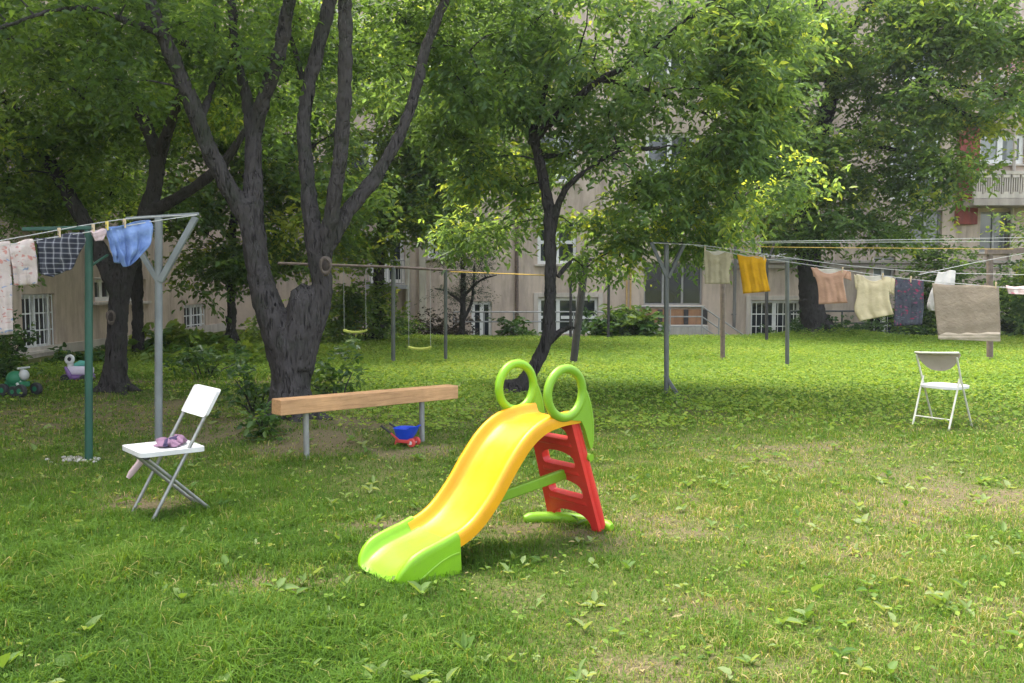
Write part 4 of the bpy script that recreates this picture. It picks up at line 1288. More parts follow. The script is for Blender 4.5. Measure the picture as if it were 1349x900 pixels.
shrub('shrub', 'bright bush at the edge of the far lawn left of the swing posts', gp(400, 448, 20), 1.5, .7, .8, 26, .4, .12, .07, 90, 'leaf_mid', 36, GS, tint=.62)
shrub('shrub', 'dark reddish bush against the house behind the hanging swing seat', gp(575, 443, 23.4), 1.1, .6, 1.15, 26, .42, .09, .05, 130, 'leaf_purple', 37, GS)
shrub('shrub', 'yellow green shrub at the foot of the pale pilasters', gp(520, 444, 22.6), .7, .5, .7, 16, .32, .11, .05, 90, 'leaf_hosta', 38, GS, tint=.35)
shrub('shrub', 'small leafy plant under the grey railing', gp(682, 446, 22.9), .6, .4, .75, 12, .3, .15, .08, 70, 'leaf_shrub', 39, GS)
shrub('shrub', 'large leaved shrub left of the porch', gp(825, 450, 22.6), .95, .6, .85, 26, .36, .2, .10, 80, 'leaf_shrub', 40, GS, tint=.5)
shrub('ivy_patch', 'dark ivy mound round the foot of the old tree', gp(1090, 443, 22.9), 1.7, .8, .36, 34, .3, .09, .07, 100, 'leaf_shrub', 41, None, cat='ivy', tint=.25, stems=3)
shrub('shrub', 'tall dense bush behind the right clothes lines', gp(1240, 440, 23.6), 1.5, .9, 2.9, 80, .55, .13, .07, 130, 'leaf_mid', 42, GS, tint=.28)
shrub('shrub', 'dark bush at the right edge below the balcony', gp(1345, 442, 23.4), 1.0, .8, 2.2, 46, .5, .13, .07, 130, 'leaf_shrub', 43, GS, tint=.4)
shrub('shrub', 'pale leaved bush at the right edge in front of the balcony', gp(1380, 300, 21.5), 1.0, .8, 3.4, 34, .5, .13, .07, 110, 'leaf_grey', 44, GS, tint=.6)
shrub('shrub', 'shrubs low along the house wall right of the ivy', gp(1180, 446, 22.9), 1.1, .5, .4, 18, .3, .11, .06, 80, 'leaf_shrub', 45, GS, tint=.35)
shrub('leafy_plant', 'yellow green big leaved plants along the left path', gp(235, 462, 17.3), 1.2, .7, .32, 30, .3, .20, .12, 54, 'leaf_hosta', 46, None, cat='plant', tint=.6, stems=2)
shrub('leafy_plant', 'low bright leaves spreading in front of the side wing', gp(290, 480, 15.2), 1.4, .6, .2, 30, .26, .14, .09, 50, 'leaf_hosta', 47, None, cat='plant', tint=.45, stems=2)
shrub('leafy_plant', 'low dark plants under the barred window of the side wing', gp(85, 487, 15.3), 1.0, .35, .2, 18, .24, .12, .08, 50, 'leaf_shrub', 48, None, cat='plant', tint=.4, stems=2)
shrub('shrub', 'narrow leafy bush at the left edge below the flowered cloth', gp(-8, 500, 12.6), .35, .35, .62, 16, .24, .08, .045, 70, 'leaf_shrub', 49, GS, tint=.4)
shrub('shrub', 'vine leaves climbing beside the barred window on the left', gp(12, 478, 14.7), .35, .25, 1.15, 18, .24, .09, .06, 60, 'leaf_shrub', 50, GS, tint=.3)

# ================================================================== SLIDE
SO = Vector((-.66, 4.30, 0)); SU = Vector((.745, .667, 0)).normalized(); SV = Vector((SU.y, -SU.x, 0))
SZ = gzs(0, 4.9)


def S(s, v, z): return SO + SU * s + SV * v + Vector((0, 0, z + SZ))


sl = thing('slide', "child's plastic slide with yellow chute, lime green foot and red ladder", 'slide', S(.7, 0, 0))
prof = crom([(-.03, .004), (-.005, .024), (.045, .062), (.13, .100), (.28, .135), (.41, .178), (.51, .242), (.62, .352), (.725, .484), (.836, .598), (.95, .664), (1.08, .69), (1.20, .695), (1.27, .695)], 6)
prof = [(p[0], p[1]) for p in prof]


def pz(s):
    return float(np.interp(s, [p[0] for p in prof], [p[1] for p in prof]))


def chute(mb, s0, s1, n, wscale, rail, skirt, dz=0.0, lip=False):
    """closed U section swept along the profile"""
    rings = []
    for i in range(n + 1):
        s = s0 + (s1 - s0) * i / n
        z = pz(s) + dz; ds = .01
        t = Vector((2 * ds, 0, pz(s + ds) - pz(s - ds))).normalized(); nx, nz = -t.z, t.x
        rh = rail; ws = wscale
        if lip:
            k = min(1, max(0, (s - s0) / .12)); rh = rail * (.15 + .85 * k * (2 - k)); q = min(1, (s - s0) / .12); ws = wscale * (.74 + .26 * math.sqrt(max(0, 1 - (1 - q) ** 2)))
        half = [(0, 0), (.07, .0), (.135, .002), (.155, .010), (.166, .55 * rh), (.173, .86 * rh), (.181, .98 * rh), (.19, rh), (.202, .96 * rh), (.211, .85 * rh), (.215, .68 * rh), (.217, .35 * rh)]
        if skirt == 'ground':
            low = [(.219, 'g'), (.207, 'g'), (.205, .2 * rh), (.15, -.014), (0, -.014)]
        else:
            low = [(.217, -.018), (.207, -.018), (.203, .55 * rh), (.19, .85 * rh), (.168, .6 * rh), (.150, -.012), (.07, -.014), (0, -.014)]
        r = []
        pts = half + low
        full = pts + [(-v, h) for v, h in reversed(pts[1:-1])]
        for v, h in full:
            if h == 'g': r.append(S(s, v * ws, .0))
            else: r.append(S(s + nx * h, v * ws, z + nz * h))
        rings.append(r)
    m = len(rings[0]); vs = [p for r in rings for p in r]
    fs = [(i * m + k, i * m + (k + 1) % m, (i + 1) * m + (k + 1) % m, (i + 1) * m + k) for i in range(n) for k in range(m)]
    fs.append(tuple(range(m))); fs.append(tuple(n * m + k for k in range(m)))
    mb.add(vs, fs)


mb = MB(); chute(mb, .30, 1.235, 56, .97, .058, 'hang'); mb.build('chute', 'yellow', sl, angle=50)
mb = MB(); chute(mb, -.025, .345, 34, 1.0, .064, 'ground', .004, True)
mb.build('foot', 'lime', sl, angle=50)
# moulded rib on the foot's flanks
for sg in (1, -1):
    mb = MB(); mb.tube([S(s, sg * .219, .025 + .085 * math.sin(math.pi * .5 * (s - .09) / .24)) for s in np.linspace(.09, .33, 12)], .006, 6); mb.build('moulded_rib', 'green', sl)
# ring handles in the side panels
RC = (1.105, .86); RR, RT = .138, .026
def ring_panel(sg):
    vv = sg * .205
    f = lambda s, z, h: S(s, vv + h, z)
    outer = []
    for a in np.linspace(R(265), R(60) , 22)[::-1]:
        pass
    # outline: from the front of the ring over the top, sweeping back and down to the ladder
    for a in np.linspace(R(250), R(52), 26):
        outer.append((RC[0] + (RR + .012) * math.cos(a), RC[1] + (RR + .012) * math.sin(a)))
    outer += [tuple(p) for p in crom([(1.215, .925), (1.265, .86), (1.30, .78), (1.322, .70), (1.33, .61), (1.325, .53)], 4)]
    outer += [(1.305, .515), (1.28, .575), (1.255, .64), (1.225, .69), (1.16, .70)]
    hole = [(RC[0] + (RR - .012) * math.cos(a), RC[1] + (RR - .012) * math.sin(a)) for a in np.linspace(0, 2 * math.pi, 40, endpoint=False)]
    mb = MB(); mb.plate(outer, [hole], f, .026)
    o = mb.build('side_panel', 'green' if sg > 0 else 'lime', sl, angle=35, bevel=.006, label='plain green side panel' if sg > 0 else 'yellow green side panel')
    mb = MB(); mb.torus(S(RC[0], vv, RC[1]), SU, Vector((0, 0, 1)), RR, RT, 48, 14, .95); mb.build('ring_handle', 'green' if sg > 0 else 'lime', o)
    mb = MB()
    edge = crom([(1.19, .955), (1.235, .90), (1.28, .825), (1.308, .74), (1.322, .65), (1.325, .56)], 5)
    mb.tube([S(p[0], vv, p[1]) for p in edge], [.012 + .004 * math.sin(i * .1) for i in range(len(edge))], 8); mb.build('panel_edge', 'green' if sg > 0 else 'lime', o)


ring_panel(1); ring_panel(-1)
# ladder: leaning frame, stiles and three deep arched treads
LB_, LT_ = Vector((1.41, 0, .015)), Vector((1.20, 0, .685))
Ld = (LT_ - LB_); LH = Ld.length; Ld.normalize()


def Lf(v, w, h):
    q = LB_ + Ld * w
    return S(q.x + h * Ld.z, v, q.z - h * Ld.x)


mb = MB()
def stile(v, w):
    return v
sw0, sw1 = .215, .185   # half widths bottom/top
def hw(w): return sw0 + (sw1 - sw0) * w / LH
st = .062
outer = [(-sw0, 0), (-sw0 + st, 0)]
arch = [(math.cos(a) * (sw0 - st), .02 + .085 * math.sin(a) ** .8) for a in np.linspace(math.pi, 0, 16)]
outer += arch + [(sw0 - st, 0), (sw0, 0), (sw1, LH), (-sw1, LH)]
holes = []
for (w0, w1) in ((.205, .315), (.405, .505), (.585, .675)):
    L = []
    h0 = hw(w0) - st
    r_ = .025
    pts2 = []
    for a in np.linspace(-math.pi / 2, 0, 5): pts2.append((h0 - r_ + r_ * math.cos(a), w0 + r_ + r_ * math.sin(a)))
    for a in np.linspace(0, math.pi, 18): pts2.append((h0 * math.cos(a), w1 - .07 + .07 * math.sin(a) ** .7))
    for a in np.linspace(math.pi, 1.5 * math.pi, 5): pts2.append((-h0 + r_ + r_ * math.cos(a), w0 + r_ + r_ * math.sin(a)))
    holes.append(pts2)
mb.plate(outer, holes, Lf, .05)
lad = mb.build('ladder', 'red', sl, angle=35, bevel=.012, seg=3)
for sg in (1, -1):
    mb = MB(); mb.tube([Lf(sg * (hw(w) - st * .45), w, .018) for w in np.linspace(.015, LH - .01, 9)], [.034, .036, .036, .036, .035, .035, .034, .034, .033], 12); mb.build('stile', 'red', lad)
for w in (.165, .36, .545):
    h0 = hw(w) - st * .7
    t0 = MB(); c = Lf(0, w, .02)
    X = SV; Y = SU; t0.box(c, 2 * h0, .10, .045, (SV, SU, UPZ)); t0.build('tread', 'red', lad, bevel=.016, seg=3)
# locking collar where panel and ladder meet
mb = MB(); q = Lf(.195, .46, .04); mb.tube([q - SV * .02, q + SV * .022], .022, 12); mb.build('locking_peg', 'green', sl)
# horizontal brace
mb = MB(); mb.bar(S(.74, .02, .285), S(1.33, .02, .345), .034, .062); mb.build('brace', 'green', sl, bevel=.008)
# ground bar
mb = MB()
a = gnd(690, 688); b_ = gnd(806, 700)
a = Vector((a.x, a.y, SZ)); b_ = Vector((b_.x, b_.y, SZ))
mid = (a + b_) / 2 + Vector((.03, .10, 0))
path = crom([tuple(a), tuple(a.lerp(mid, .5) + Vector((.0, .03, 0))), tuple(mid), tuple(mid.lerp(b_, .5) + Vector((.02, .02, 0))), tuple(b_)], 5)
rings = []
mb.tube([Vector((p[0], p[1], SZ + .022)) for p in path], [.02] + [.036] * (len(path) - 2) + [.02], 12)
mb.build('base_bar', 'lime', sl)

# ================================================================== WOODEN BEAM BENCH
pA = gnd(404, 607); pB = gnd(556, 582)
bd = Vector((pB.x - pA.x, pB.y - pA.y, 0)).normalized(); bn = Vector((bd.y, -bd.x, 0))
bench = thing('beam_bench', 'thick pine beam lying on two grey pipe posts beside the dark tree', 'bench', Vector((pA.x, pA.y, 0)))
e0 = pA - bd * .27; e1 = pB + bd * .38
mb = MB(); mb.bar(Vector((e0.x, e0.y, .475)), Vector((e1.x, e1.y, .435)), .15, .125)
mb.build('beam', 'pine', bench, smooth=False, bevel=.006)
for p in (pA, pB):
    g = gzs(p.x, p.y); mb = MB(); mb.tube([(p.x, p.y, g - .1), (p.x, p.y, .41)], .025, 12); mb.build('post', 'steel', bench)

# ================================================================== LEFT FOLDING CHAIR
def rrect(a0, a1, b0, b1, r, k=6):
    out = []
    for (cx, cy, s) in ((a1 - r, b1 - r, 0), (a0 + r, b1 - r, 90), (a0 + r, b0 + r, 180), (a1 - r, b0 + r, 270)):
        for i in range(k + 1):
            a = R(s + 90 * i / k); out.append((cx + r * math.cos(a), cy + r * math.sin(a)))
    return out


CO = Vector((-2.20, 5.53, gzs(-2.2, 5.53))); CF = Vector((-.75, -.66, 0)).normalized(); CW = Vector((-CF.y, CF.x, 0)) * -1
if CW.x < 0: CW = -CW
def CP(x, y, z): return CO + CF * x + CW * y + Vector((0, 0, z))
ch = thing('folding_chair', 'white folding chair with grey crossed legs and a mauve cloth on its seat', 'chair', CO, 'folding chairs on the lawn')
mb = MB(); mb.plate(rrect(-.17, .235, -.185, .185, .035), [], lambda a, c, h: CP(a, c, .425 + h + .02 * (a - .03)), .03); mb.build('seat', 'white_plastic', ch, bevel=.009, seg=3)
bx0 = lambda z: .18 + (-.27 - .18) * z / .80
def backf(c, z, h):
    return CP(bx0(z) + .018 - h + .015 * (c / .19) ** 2 * -1, c, z)
mb = MB(); rows = []
ol = rrect(-.195, .195, .625, .795, .022)
mb = MB(); k = 9
def backgrid(h): return [[backf(c, z, h) for c in np.linspace(-.195, .195, k)] for z in np.linspace(.628, .795, 4)]
mb.plate(ol, [], backf, .024); mb.build('backrest', 'white_plastic', ch, bevel=.008, seg=3)
for sg in (1, -1):
    mb = MB(); mb.tube([CP(.18, sg * .172, 0), CP(bx0(.76), sg * .172, .76)], .0115, 10); mb.build('leg', 'chair_tube', ch)
    mb = MB(); mb.tube([CP(.19, sg * .145, .405), CP(-.22, sg * .145, 0)], .0115, 10); mb.build('leg', 'chair_tube', ch)
    mb = MB(); mb.tube([CP(.19, sg * .13, .412), CP(.19, sg * .165, .412)], .02, 10); mb.build('hinge', 'black_plastic', ch)
mb = MB(); mb.tube([CP(-.165, -.145, .055), CP(-.165, .145, .055)], .008, 8)
mb.build('crossbar', 'chair_tube', ch)
# crumpled mauve cloth on the seat
def crumple(name, mat, c, ex, ey, ez, rx, ry, rz, seed, parent=None):
    rng = np.random.default_rng(seed); mb = MB(); nu, nv = 40, 16; vs = []; fs = []
    for j in range(nv + 1):
        th = math.pi * j / nv
        for i in range(nu):
            a = 2 * math.pi * i / nu
            k = 1 + .22 * math.sin(3 * a + 2.1 * th + seed) + .16 * math.sin(7 * a - 3 * th) + .10 * math.sin(11 * a + 5 * th)
            h = math.cos(th); h = max(h, -.25) * (1 + .35 * math.sin(5 * a + seed) * math.sin(th) + .3 * math.sin(2 * a + 1))
            vs.append(c + ex * (rx * k * math.sin(th) * math.cos(a)) + ey * (ry * k * math.sin(th) * math.sin(a)) + ez * (rz * max(h, -.2)))
    for j in range(nv):
        for i in range(nu): fs.append((j * nu + i, (j + 1) * nu + i, (j + 1) * nu + (i + 1) % nu, j * nu + (i + 1) % nu))
    mb.add(vs, fs); return mb


cl0 = thing('crumpled_cloth', 'mauve cloth crumpled on the white chair seat', 'cloth', CP(0, 0, .44))
crumple('f', 'c', CP(.02, .02, .452), SV, SU, UPZ, .10, .06, .032, 2).build('main_fold', 'c_mauve', cl0, angle=80)
crumple('f', 'c', CP(-.06, .0, .456), SV, SU, UPZ, .06, .05, .036, 5).build('main_fold', 'c_mauve', cl0, angle=80)
mb = MB(); mb.tube([CP(.06, .11, .46), CP(.03, .06, .475), CP(-.01, .02, .47), CP(-.07, .0, .485)], [.014, .018, .02, .012], 8, bumpy=.2); mb.build('dark_strap', mat_cloth('dark_violet_cloth', 'plain', [(.09, .07, .14), (.05, .04, .08)]), cl0)
mb = MB()
mb.tube([CP(.05, -.19, .43), CP(.07, -.225, .39), CP(.10, -.25, .30), CP(.15, -.27, .235), CP(.17, -.275, .205)], [.012, .02, .022, .02, .013], 10, bumpy=.2)
mb.build('hanging_sleeve', 'c_pink', cl0)

# ================================================================== RIGHT FOLDING CHAIR
DO = Vector((4.36, 8.80, gzs(4.36, 8.8))); DF = Vector((.80, .60, 0)); DW = Vector((.60, -.80, 0))
def DP(x, y, z): return DO + DF * x + DW * y + Vector((0, 0, z))
ch2 = thing('folding_chair', 'folding chair with oval grey back and cream legs under the taupe towel', 'chair', DO, 'folding chairs on the lawn')
seat = [(.20 * math.copysign(abs(math.cos(a)) ** .6, math.cos(a)) + .06, .20 * math.copysign(abs(math.sin(a)) ** .6, math.sin(a))) for a in np.linspace(0, 2 * math.pi, 40, endpoint=False)]
mb = MB(); mb.plate(seat, [], lambda a, c, h: DP(a, c, .405 + h), .026); mb.build('seat', 'white_plastic', ch2, bevel=.008, seg=3)
bxr = lambda z: .21 + (-.13 - .21) * z / .72
def Dback(c, z, h): return DP(bxr(z) - h - .05 * (1 - (c / .22) ** 2) + .03, c, z)
mb = MB()
kk = 16; oo = []
for i in range(kk + 1):
    c = -.225 + .45 * i / kk; oo.append((c, .755 + .012 * (c / .22)))
top = oo
bot = [(.225 - .45 * i / kk) for i in range(kk + 1)]
oo = oo + [(c, .735 - .165 * (1 - abs(c / .225) ** 2.6)) for c in bot]
mb.plate(oo, [], Dback, .016); mb.build('backrest', 'chair_back', ch2, bevel=.004)
mb = MB(); mb.tube([Dback(c, z, .012) for c, z in top], .011, 8); mb.build('back_rim', 'cream_tube', ch2)
for sg in (1, -1):
    mb = MB(); mb.tube([DP(.235, sg * .20, 0), DP(bxr(.5), sg * .20, .5), DP(bxr(.72), sg * .205, .72)], .010, 10); mb.build('leg', 'cream_tube', ch2)
    mb = MB(); mb.tube([DP(-.20, sg * .185, 0), DP(-.02, sg * .185, .50)], .010, 10); mb.build('leg', 'cream_tube', ch2)
mb = MB(); mb.tube([DP(-.165, -.185, .10), DP(-.165, .185, .10)], .007, 8); mb.build('crossbar', 'cream_tube', ch2)

# ================================================================== TOYS
wbp = gp(533, 588); WX = Vector((.92, -.39, 0)); WY = Vector((.39, .92, 0))
wh = thing('toy_wheelbarrow', 'small blue and red toy wheelbarrow under the right end of the beam', 'toy', wbp)
def WP(x, y, z): return wbp + WX * x + WY * y + Vector((0, 0, z))
mb = MB(); vs = []; fs = []; prof2 = [(.065, .055, .06), (.088, .076, .11), (.108, .094, .162), (.118, .102, .164), (.102, .088, .160), (.08, .07, .11), (.06, .05, .075)]
n = 24
for (rx, ry, z) in prof2:
    for i in range(n):
        a = 2 * math.pi * i / n; ca, sa = math.cos(a), math.sin(a)
        vs.append(WP(rx * math.copysign(abs(ca) ** .6, ca) + (z - .06) * .25, ry * math.copysign(abs(sa) ** .6, sa), z + .02 * (ca > .5) * (z > .14)))
for j in range(len(prof2) - 1):
    for i in range(n): fs.append((j * n + i, j * n + (i + 1) % n, (j + 1) * n + (i + 1) % n, (j + 1) * n + i))
fs.append(tuple(range(n))); fs.append(tuple((len(prof2) - 1) * n + i for i in range(n)))
mb.add(vs, fs); mb.build('tub', 'blue', wh)
mb = MB()
for sg in (1, -1): mb.tube([WP(.11, sg * .03, .05), WP(-.02, sg * .06, .055), WP(-.10, sg * .075, .12)], .010, 8)
mb.tube([WP(-.05, -.06, .06), WP(-.06, -.065, .0)], .009, 8); mb.tube([WP(-.05, .06, .06), WP(-.06, .065, .0)], .009, 8)
mb.box(WP(.02, 0, .05), .14, .13, .03, (WX, WY, UPZ)); mb.build('frame', 'toyred', wh, bevel=.004)
for (yy, xx) in ((.045, .095), (-.045, .095)):
    mb = MB(); mb.lathe(WP(xx, yy - .015, .04), WY, [(.004, 0), (.034, 0), (.04, .006), (.04, .024), (.034, .03), (.004, .03)], 18); w_ = mb.build('wheel', 'toyred', wh)
    mb = MB(); mb.lathe(WP(xx, yy - .018, .04), WY, [(.002, 0), (.016, .0), (.016, .036), (.002, .036)], 12); mb.build('hub', 'white_plastic', w_)
for sg in (1, -1):
    mb = MB(); mb.tube([WP(-.095, sg * .075, .117), WP(-.15, sg * .075, .15), WP(-.20, sg * .075, .178)], .010, 8); mb.build('grip', 'black_plastic', wh)

# green ride-on with black wheels
tp = gp(26, 523); TX = Vector((.95, -.3, 0)).normalized(); TY = Vector((.3, .95, 0)).normalized()
tt_ = thing('ride_on_toy', 'green pedal ride on with black wheels at the left edge', 'toy', tp, 'ride on toys on the grass')
def TP(x, y, z): return tp + TX * x + TY * y + Vector((0, 0, z))
mb = MB(); mb.ell(TP(-.05, 0, .22), .12, .11, .10, (TX, TY, UPZ)); mb.box(TP(-.03, 0, .15), .28, .14, .07, (TX, TY, UPZ)); mb.build('body', 'toygreen', tt_, bevel=.012)
mb = MB(); mb.ell(TP(.09, 0, .27), .055, .06, .07, (TX, TY, UPZ)); mb.tube([TP(.04, -.03, .17), TP(.045, -.02, .27), TP(.07, 0, .37)], .02, 8); mb.tube([TP(.08, -.09, .36), TP(.08, .09, .36)], .014, 8)
mb.tube([TP(.05, -.08, .17), TP(.12, -.09, .08), TP(.17, -.10, .05)], .018, 8); mb.build('steering_column', 'toygrey', tt_)
for (x, y) in ((-.13, -.12), (-.13, .12), (.15, -.12), (.15, .12), (.04, -.12)):
    r_ = .082 if x != .04 else .07
    mb = MB(); mb.lathe(TP(x, y - .03, r_), TY, [(.005, .005), (r_ * .55, 0), (r_ * .9, 0), (r_, .015), (r_, .045), (r_ * .9, .06), (.005, .055)], 20); w_ = mb.build('wheel', 'black_plastic', tt_)
    mb = MB(); mb.lathe(TP(x, y - .034, r_), TY, [(.002, 0), (r_ * .4, 0), (r_ * .4, .06), (.002, .06)], 14); mb.build('rim', 'toygreen', w_)

# white and purple ride-on half behind the green pole
tp2 = gp(104, 503)
t2 = thing('ride_on_toy', 'white and purple toy car half hidden behind the green pole', 'toy', tp2, 'ride on toys on the grass')
def TQ(x, y, z): return tp2 + Vector((x, y, z))
mb = MB(); mb.box(TQ(.02, 0, .16), .36, .2, .13); mb.build('body', 'lilac', t2, bevel=.05, seg=4)
mb = MB(); mb.box(TQ(.0, 0, .07), .42, .21, .08); mb.build('chassis', 'purple', t2, bevel=.03, seg=3)
mb = MB(); mb.torus(TQ(-.115, -.02, .325), Vector((1, 0, 0)), Vector((0, .25, .97)), .05, .024, 28, 10); mb.tube([TQ(-.11, 0, .19), TQ(-.115, 0, .27)], .045, 12); mb.build('steering_wheel', 'white_plastic', t2)
mb = MB(); mb.ell(TQ(-.115, -.02, .325), .04, .012, .038); mb.build('wheel_hub', 'black_plastic', t2)
mb = MB(); mb.tube([TQ(-.05, 0, .235), TQ(.03, 0, .265), TQ(.15, 0, .26)], [.03, .045, .035], 10); mb.build('saddle', 'teal', t2)
mb = MB(); mb.tube([TQ(-.14, -.10, .22), TQ(-.10, -.115, .15), TQ(-.07, -.11, .09)], [.02, .03, .03], 10); mb.build('front_guard', 'purple', t2)
for (x, y) in ((-.15, -.12), (-.15, .12), (.13, -.12), (.13, .12)):
    mb = MB(); mb.lathe(TQ(x, y - .025, .055), (0, 1, 0), [(.005, 0), (.045, 0), (.055, .012), (.055, .04), (.045, .05), (.005, .05)], 18); mb.build('wheel', 'black_plastic', t2)

# ================================================================== CLOTHES POSTS
GP = 'clothes line posts'
def vpost(label, px, pyb, pyt, w, mat, arms=None, extra=None, name='clothes_post', lean=0, Y=None):
    p = gnd(px, pyb) if Y is None else at(px, pyb, Y); Yp = p.y
    g = gzs(p.x, Yp); top = at(px + lean, pyt, Yp)
    t = thing(name, label, 'post', Vector((p.x, Yp, g)), GP)
    mb = MB(); r = w * Yp / FPX / 2
    mb.tube([(p.x, Yp, g - .15), (p.x, Yp, g), tuple(top)], r, 12); mb.build('pole', mat, t)
    for a in arms or []:
        (x0, y0, d0), (x1, y1, d1), wr = a
        mb = MB(); mb.bar(at(x0, y0, Yp + d0), at(x1, y1, Yp + d1), wr * Yp / FPX, wr * Yp / FPX); mb.build('arm', mat, t, bevel=.004)
    if extra: extra(t, Yp)
    return t, Yp


tG, YG = vpost('dark green pole standing on a pale stony spot', 117, 607, 303, 10, 'greenpaint', [((30, 302, .02), (124, 300, .0), 5), ((117, 352, .05), (142, 336, .3), 3)])
tY, YY = vpost('grey post with v shaped arms beside the blue shirt', 209, 590, 284, 10, 'post_grey', [((209, 371, -.01), (176, 318, 0), 6.5), ((211, 371, -.012), (258, 286, 0), 7.5), ((166, 288, .0), (262, 282, 0), 4)])
tR, YRr = vpost('grey v armed post with a slanted foot brace in front of the porch', 878, 521, 322, 6.6, 'steel_dark',
                [((879, 366, -.01), (858, 320, 0), 4.5), ((880, 366, -.012), (901, 322, .1), 4.5), ((876, 494, 0), (894, 522, -.05), 4.5), ((857, 320, .0), (912, 320, .6), 2.5)])
vpost('thin brown post below the beige top', 952, 478, 372, 6.5, 'brown_pole')
vpost('thin grey post with a short top bar between mustard and peach tops', 1037, 485, 343, 5.5, 'steel_dark', [((1012, 343, 0), (1052, 341, 0), 3)])
vpost('dark slim post under the mustard top near the house', 1010, 450, 340, 4.5, 'dark_pole', [((1010, 352, 0), (1020, 320, 0), 2.5)], Y=21.0)
vpost('stout brown post with a long top bar behind the taupe towel', 1304, 477, 334, 8, 'brown_pole', [((1299, 332, -.01), (1400, 328, 0), 7)])
vpost('dark leaning post with a cross bar behind the slide', 755, 482, 344, 10, 'dark_pole', [((752, 342, 0), (792, 342, 0), 4)], lean=16)
# pale stony spot at the green pole
sp = gp(98, 607); rng = np.random.default_rng(4)
mb = MB()
for i in range(70):
    x = rng.normal(0, .09); y = rng.normal(0, .06); s = rng.uniform(.006, .018)
    mb.ell(sp + Vector((x + .02, y, s * .4)), s * 1.3, s, s * .7, nu=6, nv=4)
o = mb.build('gravel', 'concrete', None, angle=20, loc=sp); tag(o, 'pale crumbled stones at the foot of the green pole', 'gravel', kind='stuff')

# swing frame
fy = gnd(518, 482).y
p0 = gnd(518, 482); p1 = gnd(587, 479)
sf = thing('swing_set', 'dark pipe frame with a long top bar on the far lawn', 'swing set', Vector((p0.x, p0.y, gzs(p0.x, p0.y))))
for p, px, py, w in ((p0, 518, 352, 6.5), (p1, 587, 355, 5.5)):
    g = gzs(p.x, p.y); mb = MB(); mb.tube([(p.x, p.y, g - .1), tuple(at(px, py, p.y))], w * .85 * p.y / FPX / 2, 10); mb.build('post', 'steel_dark', sf)
ba = at(366, 347, 14.2); bb2 = at(622, 358, p1.y + .25); mb = MB(); mb.tube([ba, at(518, 352, p0.y), at(587, 356, p1.y), bb2], .024, 10); mb.build('top_bar', 'rust', sf)
for label, px, py, Y in (('yellow swing seat hanging between the two dark posts', 553, 461, p0.y + .1), ('yellow swing seat hanging left of the dark posts', 468, 439, p0.y - .2)):
    c = at(px, py, Y); sw = thing('swing', label, 'swing', c, 'swings on the pipe frame')
    mb = MB(); rows = []
    hw_ = 15 * Y / FPX
    for t in np.linspace(-1, 1, 13):
        z = .035 * (t * t) ** 1.2
        rows.append([c + Vector((t * hw_, d, z + h)) for d, h in ((-.08, 0), (.08, 0), (.085, .018), (.08, .034), (-.08, .034), (-.085, .018))])
    vs = [p for r in rows for p in r]; m = 6; fs = [(i * m + k, i * m + (k + 1) % m, (i + 1) * m + (k + 1) % m, (i + 1) * m + k) for i in range(12) for k in range(m)]
    fs += [tuple(range(m)), tuple(12 * m + k for k in range(m))]
    mb.add(vs, fs); mb.build('seat', 'swing_seat', sw)
    for sg in (-1, 1):
        zt_ = at(518, 354, Y).z
        mb = MB(); mb.tube([c + Vector((sg * hw_ * .96, 0, .03)), (c.x + sg * hw_ * .96, Y, zt_)], .0035, 6); mb.build('rope', 'line', sw)

# dark carpet frame close to the house
YC = 21.6
cf = thing('carpet_rack', 'thin dark rectangular rack behind the leaning post', 'rack', Vector((at(752, 440, YC).x, YC, 0)))
for px in (752, 802):
    q = at(px, 363, YC); mb = MB(); mb.tube([(q.x, YC, gzs(q.x, YC) - .1), tuple(q)], .035, 8); mb.build('post', 'dark_pole', cf)
mb = MB(); mb.tube([at(752, 363, YC), at(802, 362, YC)], .03, 8); mb.build('top_bar', 'dark_pole', cf)

# ================================================================== CLOTHES LINES AND LAUNDRY
GL = 'clothes lines'
def cline(label, pts, mat='line', r=.004):
    mb = MB(); P3 = [Vector(p) for p in crom([tuple(p) for p in pts], 6)]
    mb.tube(P3, r, 6); o = mb.build('clothes_line', mat, None, loc=pts[0]); tag(o, label, 'clothes line', GL); return o


LA = at(262, 283, YY); LBp = at(-160, 345, 5.9)
LLINE = [(262, 283), (200, 292), (140, 302), (70, 313), (0, 324), (-80, 334), (-160, 345)]
cline('line holding the blue and plaid shirts', [onplane(x, y, LA, LBp) for x, y in LLINE])
RA = at(166, 287, YY); RB = at(-160, 322, 5.7)
cline('empty line above the plaid shirt at the upper left', [at(262, 283, YY)] + [at(x, y, YY - .0 - (262 - x) * .0035) for x, y in ((180, 287), (110, 297), (40, 310), (-100, 335))], 'line')
